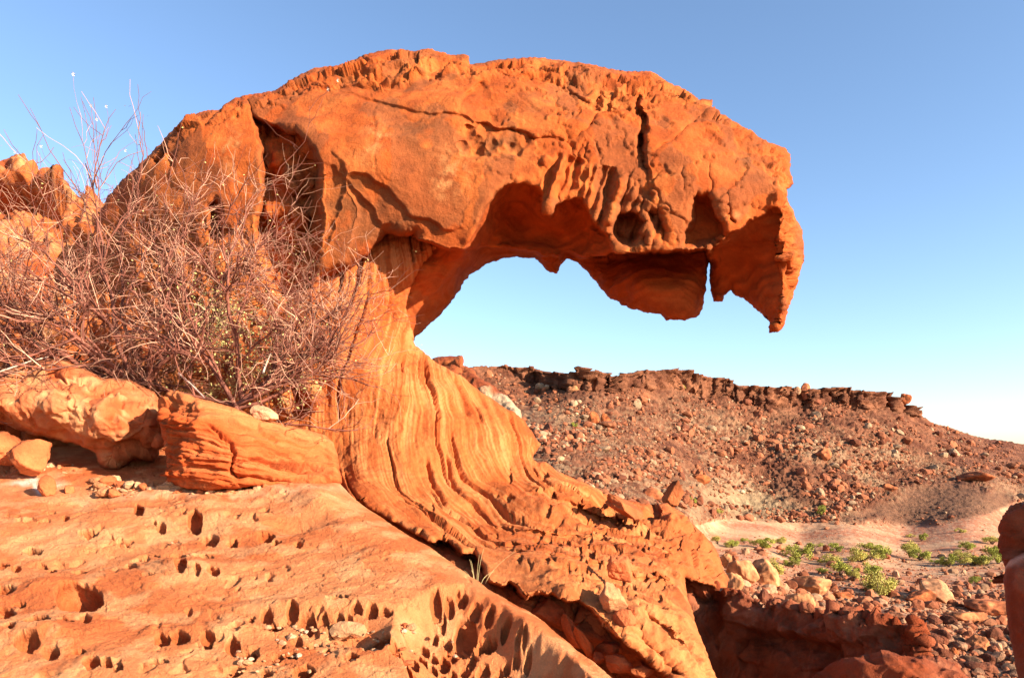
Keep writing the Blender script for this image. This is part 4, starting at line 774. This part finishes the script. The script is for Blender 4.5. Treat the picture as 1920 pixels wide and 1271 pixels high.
for lb, u, v, wp, hp, col, sd in [("biggest pale orange boulder below the edge of the arch foot",1437,1098,70,66,PB,1),("rounded pale boulder left of the biggest one beside the arch foot",1395,1088,54,62,PB,2),("small pale boulder touching the edge of the arch foot",1364,1064,26,36,PB,3),("pale boulder half hidden between arch foot and shaded ridge",1378,1112,40,56,PB,4),
  ("long squared block of rock with a sunlit end in the valley",1528,1112,76,40,(0.56,0.27,0.13),5),("flat red slab lying right of the squared block",1582,1120,60,16,RD,6),("pale pointed boulder behind the crest of the shaded ridge",1505,1146,56,50,PB,7),("large tan boulder among stones in the valley right of the green acacia",1762,1128,78,50,(0.56,0.30,0.16),8),("reddish boulder leaning on the left side of the large tan boulder",1728,1130,52,34,RD,9),
  ("flat orange slab of rock lying near the right edge of the valley",1860,1148,80,34,(0.52,0.2,0.09),10),("low red slab of rock left of the flat orange slab",1815,1165,66,30,(0.5,0.22,0.1),11),("blocky orange boulder on the stony ground below the flat slabs",1838,1218,44,34,(0.5,0.22,0.1),12),("small sharp stone left of the blocky orange boulder",1790,1226,16,18,RD,13)]:
    far_rock(lb, u, v, wp, hp, col, 150 + sd, n=4, soft=0.3 if col == PB else 0.12)
# named rocks on the hill
for lb, u, v, wp, hp, col, sd in [("tall blocky boulder in the middle of the scree, left of its twin",1112,800,26,34,RD,1),("narrow upright boulder beside the tall blocky one on the scree",1134,800,18,32,RD,2),("round topped rock standing up on the far rim",1508,740,26,28,(0.5,0.2,0.1),3),("small round rock just left of the tallest rock on the far rim",1491,737,13,14,(0.5,0.3,0.18),4),("square rock on the right end of the far rim",1683,752,20,22,RD,5),
   ("thin dark stone pillar on the right shoulder of the far hill",1776,806,5,12,DK,6),("big red boulder low on the near slope by two green shrubs",1262,938,30,38,RD,7),("wide red boulder above the pale spur",1310,905,36,24,RD,8),("big round boulder on the right part of the hillside",1545,868,34,36,(0.5,0.2,0.09),9),("dark ledge of boulders near the right foot of the hill",1838,905,60,26,DK,10),("orange boulder at the foot of the hill beside the dark fan",1665,925,30,22,(0.5,0.2,0.09),11),("white boulder on top of the pale spur",1384,927,18,10,(0.66,0.52,0.36),12),
   ("flat topped dark rock beside the upright red boulder on the near slope",1225,935,44,24,DK,13),("pale block of cliff rock on the far rim's left shoulder",1075,735,24,20,PB,14)]:
    far_rock(lb, u, v, wp, hp, col, 170 + sd, n=3, soft=0.12)
# a butte behind the pillar, pale broken rocks at its foot
bu_out = [(812,672),(830,668),(866,667),(869,672),(868,684),(884,690),(900,710),(925,725),(950,742),(975,770),(980,800),(800,800),(800,690)]
BU_C = [(830,670,62),(866,684,60),(900,720,57),(960,760,54),(830,720,58),(830,790,54),(975,795,52)]
def bu_disp(U, V, P, N, din):
    w1, w2, wid = worley(P * 0.5, 881)
    return 0.9 * (wid - 0.5) * sstep(0, 0.25, w2 - w1) + 0.3 * ridged(P * 0.5, 4, 882) - 0.8 * np.exp(-((V - 686) / 3.0) ** 2) * (U < 872)
def bu_color(U, V, P, N, din):
    c = lerp(np.broadcast_to(np.array([0.46, 0.16, 0.06]), P.shape), (0.34, 0.10, 0.04), np.clip(0.4 + 1.8 * fbm(P * 0.6, 3, 883), 0, 1))
    return lerp(c, (0.66, 0.50, 0.33), 0.9 * sstep(0, 14, (V - 735) + (U - 930) * 0.1 + 10 * fbm(P * 0.4, 3, 884)) * sstep(880, 900, U))
bu, _ = relief("butte", bu_out, tps_depth(BU_C), 1.6, 1.5, 10, 1.2, 8, 10, 40, None, bu_disp, bu_color, M_far, None, 12, 0, (-5, 58, -4))
tag(bu, "flat capped rock outcrop with pale broken rock at its foot, just behind the pillar", "rock outcrop")

# scree and stones: many, so the largest are things and the rest one object
KIT = [rock_shape(300 + k, 2, 9, 0.08, 0.1, (1, rng.uniform(.7, 1), rng.uniform(.55, .9))) for k in range(10)]
KIT1 = [rock_shape(330 + k, 1, 8, 0.05, 0.1, (1, rng.uniform(.7, 1), rng.uniform(.5, .9))) for k in range(10)]
RMESH = []
for k in range(10):
    P, T = KIT[k]; base = [(0.38, 0.155, 0.08), (0.30, 0.12, 0.064), (0.38, 0.17, 0.09), (0.29, 0.11, 0.056), (0.42, 0.24, 0.145)][k % 5]
    RMESH.append(mesh_np("boulder", P, [], T, rock_cols(len(P), base, 300 + k, P), smooth=False)); RMESH[-1].materials.append(M_far)
cand = []
while len(cand) < 22000:
    u = rng.uniform(900, 1950); v = rng.uniform(700, 1290)
    i = int(np.searchsorted(v1, v)); j = int(np.searchsorted(u1, u))
    if i >= len(v1) or j >= len(u1): continue
    s0 = sk[i, j]; b0 = bs[i, j]
    if v < s0 + ch[i, j] * 0.9 + 3: continue
    if v < b0:
        if fan[i, j] > 0.4 or spur[i, j] > 0.5: 
            if rng.random() < (0.97 if fan[i, j] > .4 else .6): continue
        dens = 0.36 + 1.7 * fbm(np.array([[u / 90, v / 45, 0.]]), 3, 901)[0] + (0.15 if v - s0 > 40 else -0.1)
        r = 0.17 * (1 - rng.random()) ** -0.5 * (0.9 + 0.6 * fbm(np.array([[u / 60, v / 40, 3.]]), 2, 905)[0]); r = min(r, 1.5, (0.0085 if rng.random() < .96 else 0.013) * HP2[i, j][1]); zone = 0
    else:
        if v < 1030: dens = 0.04
        else: dens = 0.45 + 0.55 * sstep(1070, 1130, v)
        r = 0.075 * (1 - rng.random()) ** -0.5; r = min(r, 0.6); zone = 1
    if rng.random() > dens: continue
    cand.append((u, v, r, zone, r / HP2[i, j][1], i, j))
cand.sort(key=lambda c: -c[4])
GB = "boulders strewn over the hill and valley"
SV, ST_, SCOL, off = [], [], [], 0
for n_, (u, v, r, zone, px, i, j) in enumerate(cand):
    p = HP2[i, j]
    if n_ < 270:
        k = int(rng.integers(10)); o = link("boulder", RMESH[k]); o.location = p + np.array([0, 0, r * 0.25]); o.scale = (r, r, r * rng.uniform(.8, 1.2)); o.rotation_euler = (rng.uniform(-.3, .3), rng.uniform(-.3, .3), rng.uniform(0, 6.3))
        tag(o, "red brown boulder strewn among many others over the hillside scree" if not zone else "loose boulder lying on the stony valley floor below the hill", "boulder", "boulders strewn over the hillside" if not zone else "boulders on the valley floor")
    else:
        P, T = KIT1[int(rng.integers(10))]; a_ = rng.uniform(0, 6.3); R = np.array([[math.cos(a_), -math.sin(a_), 0], [math.sin(a_), math.cos(a_), 0], [0, 0, 1]])
        SV.append(P @ R.T * r + p + np.array([0, 0, r * 0.2])); ST_.append(T + off); off += len(P)
        x = rng.random(); bc = np.array((0.40, 0.168, 0.088) if x < .35 else ((0.30, 0.122, 0.066) if x < .55 else ((0.42, 0.18, 0.09) if x < .84 else (0.50, 0.34, 0.21)))) if not zone else np.array([(0.50, 0.31, 0.185), (0.46, 0.21, 0.11), (0.40, 0.16, 0.08)][int(x * 3)])
        SCOL.append(np.repeat((bc * rng.uniform(.8, 1.15))[None], len(P), 0))
tag(link("scree", mesh_np("scree", np.concatenate(SV), [], np.concatenate(ST_), np.concatenate(SCOL), smooth=False), M_stone), "countless small stones covering the hillside and the valley floor", "scree", kind="stuff")

# ================================================================== GREEN BUSHES IN THE VALLEY
def bush_mesh(seed, flat=0.7, n=900, trunk=0.25):
    r = np.random.default_rng(seed); cl = []
    for k in range(r.integers(9, 14)):
        a = r.uniform(0, 6.28); d = r.uniform(0.1, 0.85); cl.append((d * math.cos(a), d * math.sin(a), trunk + r.uniform(0.25, 1.0) * flat * (1.1 - 0.5 * d), r.uniform(0.16, 0.34)))
    V, Q = [], []
    for k in range(n):
        c = cl[r.integers(len(cl))]; dv = r.normal(size=3); dv /= np.linalg.norm(dv); p = np.array(c[:3]) + dv * c[3] * r.uniform(0.35, 1.1) * np.array([1.15, 1.15, 0.7])
        if p[2] < 0.05: p[2] = 0.05
        t = r.normal(size=3); t /= np.linalg.norm(t); w = np.cross(t, r.normal(size=3)); w /= np.linalg.norm(w); s = r.uniform(0.022, 0.05)
        b_ = len(V); V += [p - t * s, p + w * s * .6, p + t * s, p - w * s * .6]; Q.append((b_, b_ + 1, b_ + 2, b_ + 3))
    return mesh_np("crown", np.array(V), Q, smooth=False), cl
def tube_set(paths, sides=5):
    V, Q, off = [], [], 0
    an = np.arange(sides) * 2 * math.pi / sides
    for P, R in paths:
        P = np.asarray(P, float); R = np.asarray(R, float); n = len(P)
        t = np.gradient(P, axis=0); t /= np.linalg.norm(t, axis=1)[:, None] + 1e-9
        ref = np.array([0.31, 0.2, 0.93]) if abs(t[0, 2]) < 0.85 else np.array([1., 0.1, 0])
        a_ = np.cross(t, ref); a_ /= np.linalg.norm(a_, axis=1)[:, None] + 1e-9; b_ = np.cross(t, a_)
        ring = P[:, None] + R[:, None, None] * (np.cos(an)[None, :, None] * a_[:, None] + np.sin(an)[None, :, None] * b_[:, None])
        V.append(ring.reshape(-1, 3)); i = off + np.arange(n * sides).reshape(n, sides); nx = np.roll(i, -1, 1)
        Q.append(np.stack([i[:-1], nx[:-1], nx[1:], i[1:]], -1).reshape(-1, 4)); off += n * sides
    return np.concatenate(V), np.concatenate(Q)
BK_ = []
for k in range(7):
    me, cl = bush_mesh(700 + k, [0.7, 0.55, 0.8, 0.5, 0.65, 0.9, 0.6][k], [3200, 2500, 3200, 2500, 2900, 3200, 2200][k], [0.0, 0.2, 0.0, 0.3, 0.05, 0.0, 0.0][k])
    paths = []
    for c in cl: 
        m = np.array([c[0] * .35, c[1] * .35, c[2] * .45]); paths.append(([np.array([0, 0, -.05]), m, np.array(c[:3])], [0.04, 0.025, 0.01]))
    V_, Q_ = tube_set(paths, 4); tm = mesh_np("trunk", V_, Q_)
    me.materials.append(M_bush if k % 3 else M_bush2); tm.materials.append(M_trunk); BK_.append((me, tm))
BUSHES = [(1645,1112,66,60,"largest bright green acacia among the pale stones in the valley"),(1632,1082,48,34,"green bush overlapping the top of the largest acacia"),(1575,1078,44,36,"round green bush left of the largest acacia"),(1600,1088,26,26,"thin yellowish bush right of the round green bush"),(1495,1048,46,40,"rounded green bush left of the middle clump"),(1485,1063,34,24,"low yellow green bush under the rounded bush"),(1558,1055,40,28,"small green bush between the rounded bush and the middle clump"),(1610,1053,56,38,"widest green bush in the middle clump"),(1655,1050,44,32,"green bush on the right of the middle clump"),(1635,1035,46,24,"low green bush behind the middle clump"),(1705,1045,40,36,"bushy green shrub right of the middle clump"),(1725,1050,34,30,"yellow green shrub beside the bushy one"),(1779,1062,34,30,"small round tree with a visible stem near the right clump"),(1800,1045,30,24,"dark green bush behind the small round tree"),(1825,1058,46,30,"green bush in the right clump"),(1850,1060,40,28,"yellowish bush at the right of the right clump"),(1870,1055,40,42,"dark green acacia near the right edge rock"),(1860,1020,38,18,"flat topped acacia standing alone on the plain by the right edge"),(1815,1030,28,22,"rounded lone bush left of the flat topped acacia"),(1728,1014,18,20,"small lone tree on the far plain"),(1708,1006,18,10,"grey low bush beside the small lone tree"),(1800,997,16,12,"tiny yellow green bush on the far plain"),
  (1525,1030,28,18,"green bush on the left of the plain"),(1570,1033,32,20,"yellow green bush before the pink plain"),(1345,1020,22,18,"leftmost green bush just beyond the arch foot"),(1372,1025,30,20,"second green bush beyond the arch foot"),(1425,1028,44,28,"wide green bush right of the second one"),(1465,1020,26,20,"green bush behind the wide one"),(1450,1075,34,40,"yellow green bush beside the biggest pale boulder"),(1395,1018,18,14,"small green bush between two wider bushes"),(1542,968,22,24,"bush at the foot of the hill"),(1345,970,22,16,"faint bush on the pale spur"),(1288,940,14,13,"left green shrub by the upright red boulder"),(1298,945,13,12,"right green shrub by the upright red boulder"),(1282,727,10,12,"dark green shrub growing in the far cliff"),(1158,705,7,6,"dark bush on the skyline of the far rim"),(1540,1075,30,14,"low dry bush behind the squared block"),(1828,1095,24,18,"pale bush on the stones right of the tan boulder"),(1860,1096,18,10,"low grey bush near the right edge rock"),(1755,1055,22,10,"faint low shrub between the clumps"),(1075,805,14,12,"small shrub on the scree left of the tall boulder"),(1288,815,10,9,"small shrub in the middle of the scree")]
for k, (u, v, wp, hp, lb) in enumerate(BUSHES):
    p, nn_ = hill_at(u, v); s = wp / F * p[1] / 2 * 1.2; h = hp / F * p[1] * 0.95; m, tm = BK_[k % 7]
    root = tag(empty("acacia_bush", p), lb, "bush", "green bushes scattered over the valley"); root.scale = (s, s, h); root.rotation_euler = (0, 0, k * 1.7)
    link("crown", m, parent=root); link("trunk", tm, parent=root)

# ================================================================== DEAD SHRUB
def shrub(seed, base, dirs, length, spread, levels, r0, kids, up=0.12):
    r = np.random.default_rng(seed); thick, thin, tips = [], [], []
    def grow(p, d, L, rad, lv):
        n = 7 if lv < 2 else 5; P = [p.copy()]; R = [rad]; d = d / np.linalg.norm(d)
        for k in range(1, n + 1):
            d = d + r.normal(size=3) * (0.20 if lv < 2 else 0.24) * np.array([1, .8, 1]) + np.array([0, 0, up * (0.6 if lv == 0 else 1)]) * r.uniform(-0.6, 1.0); d /= np.linalg.norm(d)
            p = p + d * L / n; P.append(p.copy()); R.append(rad * (1 - 0.6 * k / n))
        (thick if lv <= 2 and r.random() < [1, .95, .6][lv] else thin).append((P, R))
        if lv >= levels: tips.append((P[-1], d)); return
        nk = kids[lv]
        for c in range(nk):
            t = r.uniform(0.15, 1.0); k = min(n - 1, int(t * n)); q_ = P[k] + (P[k + 1] - P[k]) * (t * n - k)
            ax = r.normal(size=3) * np.array([1, 0.75, 0.9]); dd = d * 0.0 + (P[k + 1] - P[k]) / np.linalg.norm(P[k + 1] - P[k]) + ax * spread
            grow(q_, dd, L * r.uniform(0.42, 0.72), max(R[k] * 0.67, 0.0030), lv + 1)
    for d in dirs: grow(np.array(base, float) + r.normal(size=3) * 0.04, np.array(d, float), length * r.uniform(0.8, 1.15), r0 * r.uniform(.8, 1.1), 0)
    return thick, thin, tips
def leaf_quads(pts, n, s, seed, spread=0.05):
    r = np.random.default_rng(seed); V, Q = [], []
    for k in range(n):
        p = pts[r.integers(len(pts))][0] + r.normal(size=3) * spread; t = r.normal(size=3); t /= np.linalg.norm(t); w = np.cross(t, r.normal(size=3)); w /= np.linalg.norm(w); ss = s * r.uniform(.6, 1.3)
        b_ = len(V); V += [p, p + t * ss * .6 + w * ss * .35, p + t * ss * 1.3, p + t * ss * .6 - w * ss * .35]; Q.append((b_, b_ + 1, b_ + 2, b_ + 3))
    return np.array(V), Q
def shrub_thing(label, seed, bu_, dirs, length, spread, levels, r0, kids, nleaf=0, leafs=0.02, up=0.12, name="dead_shrub", seeds=0, shoots=()):
    base = unp(*bu_); th, tn, tips = shrub(seed, base, dirs, length, spread, levels, r0, kids, up)
    def vis(Pp): Pp = np.asarray(Pp); return Pp[:, 1].min() > 6.35 and (VH - F * Pp[:, 2] / Pp[:, 1]).max() < 812
    th = [q_ for q_ in th if vis(q_[0][2:])]; tn = [q_ for q_ in tn if vis(q_[0])]; tips = [t_ for t_ in tips if vis([t_[0]])]; r = np.random.default_rng(seed + 9)
    for a_, b_ in shoots:
        A, B = unp(*a_), unp(*b_); t = np.linspace(0, 1, 9)[:, None]; Pp = A + (B - A) * t + np.array([.25, 0, -.1]) * (t * (1 - t)) * r.normal() + np.cumsum(r.normal(size=(9, 3)) * .022, 0); rad = np.linspace(.008, .0022, 9); th.append((Pp, rad)); tips.append((Pp[-1], B - A)); tips.append((Pp[-1], B - A))
        for k in range(4):
            j = r.integers(2, 8); q_ = Pp[j]; d = (Pp[j] - Pp[j - 1]); d /= np.linalg.norm(d); d = d + r.normal(size=3) * .7; d /= np.linalg.norm(d); L = r.uniform(.15, .5); t5 = np.linspace(0, 1, 5)[:, None]
            tn.append((q_ + d * L * t5 + np.array([0, 0, .12]) * t5 ** 2 + np.cumsum(r.normal(size=(5, 3)) * .012, 0) * (t5 > 0), np.linspace(.0035, .0022, 5)))
    dk = r.random(len(tn)) < 0.5; th = th + [a_ for a_, m_ in zip(tn, dk) if m_]; tn = [a_ for a_, m_ in zip(tn, dk) if not m_]
    root = tag(empty(name, base), label, "shrub")
    V_, Q_ = tube_set(th, 4); link("branch", mesh_np("branch", V_ - base, Q_), M_bark, root)
    V_, Q_ = tube_set(tn, 3); link("branch", mesh_np("branch", V_ - base, Q_), M_twig, root)  # this mesh holds the thin pale twigs, not thicker branches
    if nleaf:
        V_, Q_ = leaf_quads(tips, nleaf, leafs, seed + 1, 0.09); link("foliage", mesh_np("foliage", V_ - base, Q_, smooth=False), M_leaf, root)
    if seeds:
        for t_ in sorted(tips, key=lambda t: -t[0][2])[:seeds]:
            V_, Q_ = leaf_quads([t_], 30, 0.010, seed + 2, 0.007); link("seed_head", mesh_np("seed_head", V_ - base, Q_, smooth=False), M_seed, root)
    return len(th), len(tn)
c1 = shrub_thing("big tangled leafless shrub with reddish branches filling the left side behind the boulder", 41, (270, 745, 7.7), [(-1.2,-.1,.7),(-.8,.3,1.0),(-.3,-.2,1.2),(.1,.2,1.2),(.5,-.1,1.0),(-1.5,.2,.35),(-.6,-.4,.8),(.9,0,.8),(-1.0,.4,.5),(-1.7,-.2,.7)], 1.85, 0.72, 3, 0.034, [7, 6, 4], 250, 0.02, 0.13, seeds=9, shoots=[((120,480,7.6),(33,228,7.3)),((190,470,7.6),(68,212,7.4)),((150,420,7.7),(160,240,7.6)),((180,500,7.7),(178,214,7.8)),((190,360,7.5),(222,216,7.6)),((260,330,7.7),(247,214,7.7)),((260,360,7.5),(285,245,7.4)),((300,420,7.6),(365,245,7.5)),((60,470,7.6),(100,255,7.6)),((0,480,7.5),(-10,280,7.5)),((330,460,7.6),(395,285,7.6))])
c2_ = shrub_thing("bare spreading shrub right of the big one with thick bent stems above the tilted block", 52, (440, 760, 7.3), [(1.1,-.2,.35),(.8,.2,.8),(.3,-.2,1.0),(-.4,-.1,.9),(1.3,.1,.1),(.9,-.3,.15),(-.8,.1,.6),(1.2,-.1,.6)], 1.65, 0.68, 3, 0.026, [8, 7, 5], 200, 0.018, 0.05)
c3 = shrub_thing("low leafy shrub with pale green leaves growing behind the bare stems", 63, (450, 735, 7.7), [(.3,0,1),(-.3,.2,.9),(.7,-.1,.8),(.9,.1,.4),(-.6,0,.6),(.1,-.3,.9)], 0.75, 0.8, 3, 0.012, [6, 5, 4], 2600, 0.028, 0.1, "leafy_shrub")
c4 = shrub_thing("leafless shrub at the far left edge with pale twigs over the boulder top", 74, (40, 725, 7.9), [(-.6,0,.8),(.5,-.1,.9),(-.1,.1,1.1),(.9,.1,.5),(-1.0,0,.4),(.2,-.3,.8)], 1.8, 0.72, 3, 0.022, [7, 6, 4], 100, 0.02, 0.12)
print("shrub counts", c1, c2_, c3, c4)
# bleached dead branches lying by the boulder
for lb, pts in [("bleached dead branch leaning from the boulder top into the shrub", [(-20,704,7.3),(20,690,7.25),(60,676,7.4),(95,668,7.6)]), ("bleached dead stick leaning behind the top of the tilted block", [(335,700,7.2),(360,722,7.0),(383,745,6.8)]), ("short white dead stick standing in the leafy shrub", [(493,700,7.1),(500,680,7.15),(508,662,7.2)])]:
    P = [unp(*p) for p in pts]; V_, Q_ = tube_set([(P, np.linspace(0.012, 0.006, len(P)))], 6); o = link("dead_branch", mesh_np("dead_branch", V_ - P[0], Q_), M_deadwood); o.location = P[0]; tag(o, lb, "branch")
# grass tuft in the crack
gp = unp(897, 1085, 4.55); paths = []
for k in range(9):
    a = rng.uniform(-1, 1); L = rng.uniform(.10, .27); d = np.array([0.35 * a + 0.1, rng.uniform(-.2, .2), 1.0]); d /= np.linalg.norm(d)
    P = [gp + np.array([a * .05, 0, -.03]) + d * L * t + np.array([0.08 * a + .03, 0, -0.02]) * t * t for t in np.linspace(0, 1, 6)]; paths.append((P, np.linspace(0.0017, 0.0007, 6)))
V_, Q_ = tube_set(paths, 3); o = link("grass_tuft", mesh_np("grass_tuft", V_ - gp, Q_), M_grass); o.location = gp; tag(o, "small tuft of dry grass sprouting from the dark crack beside the slab", "grass tuft")
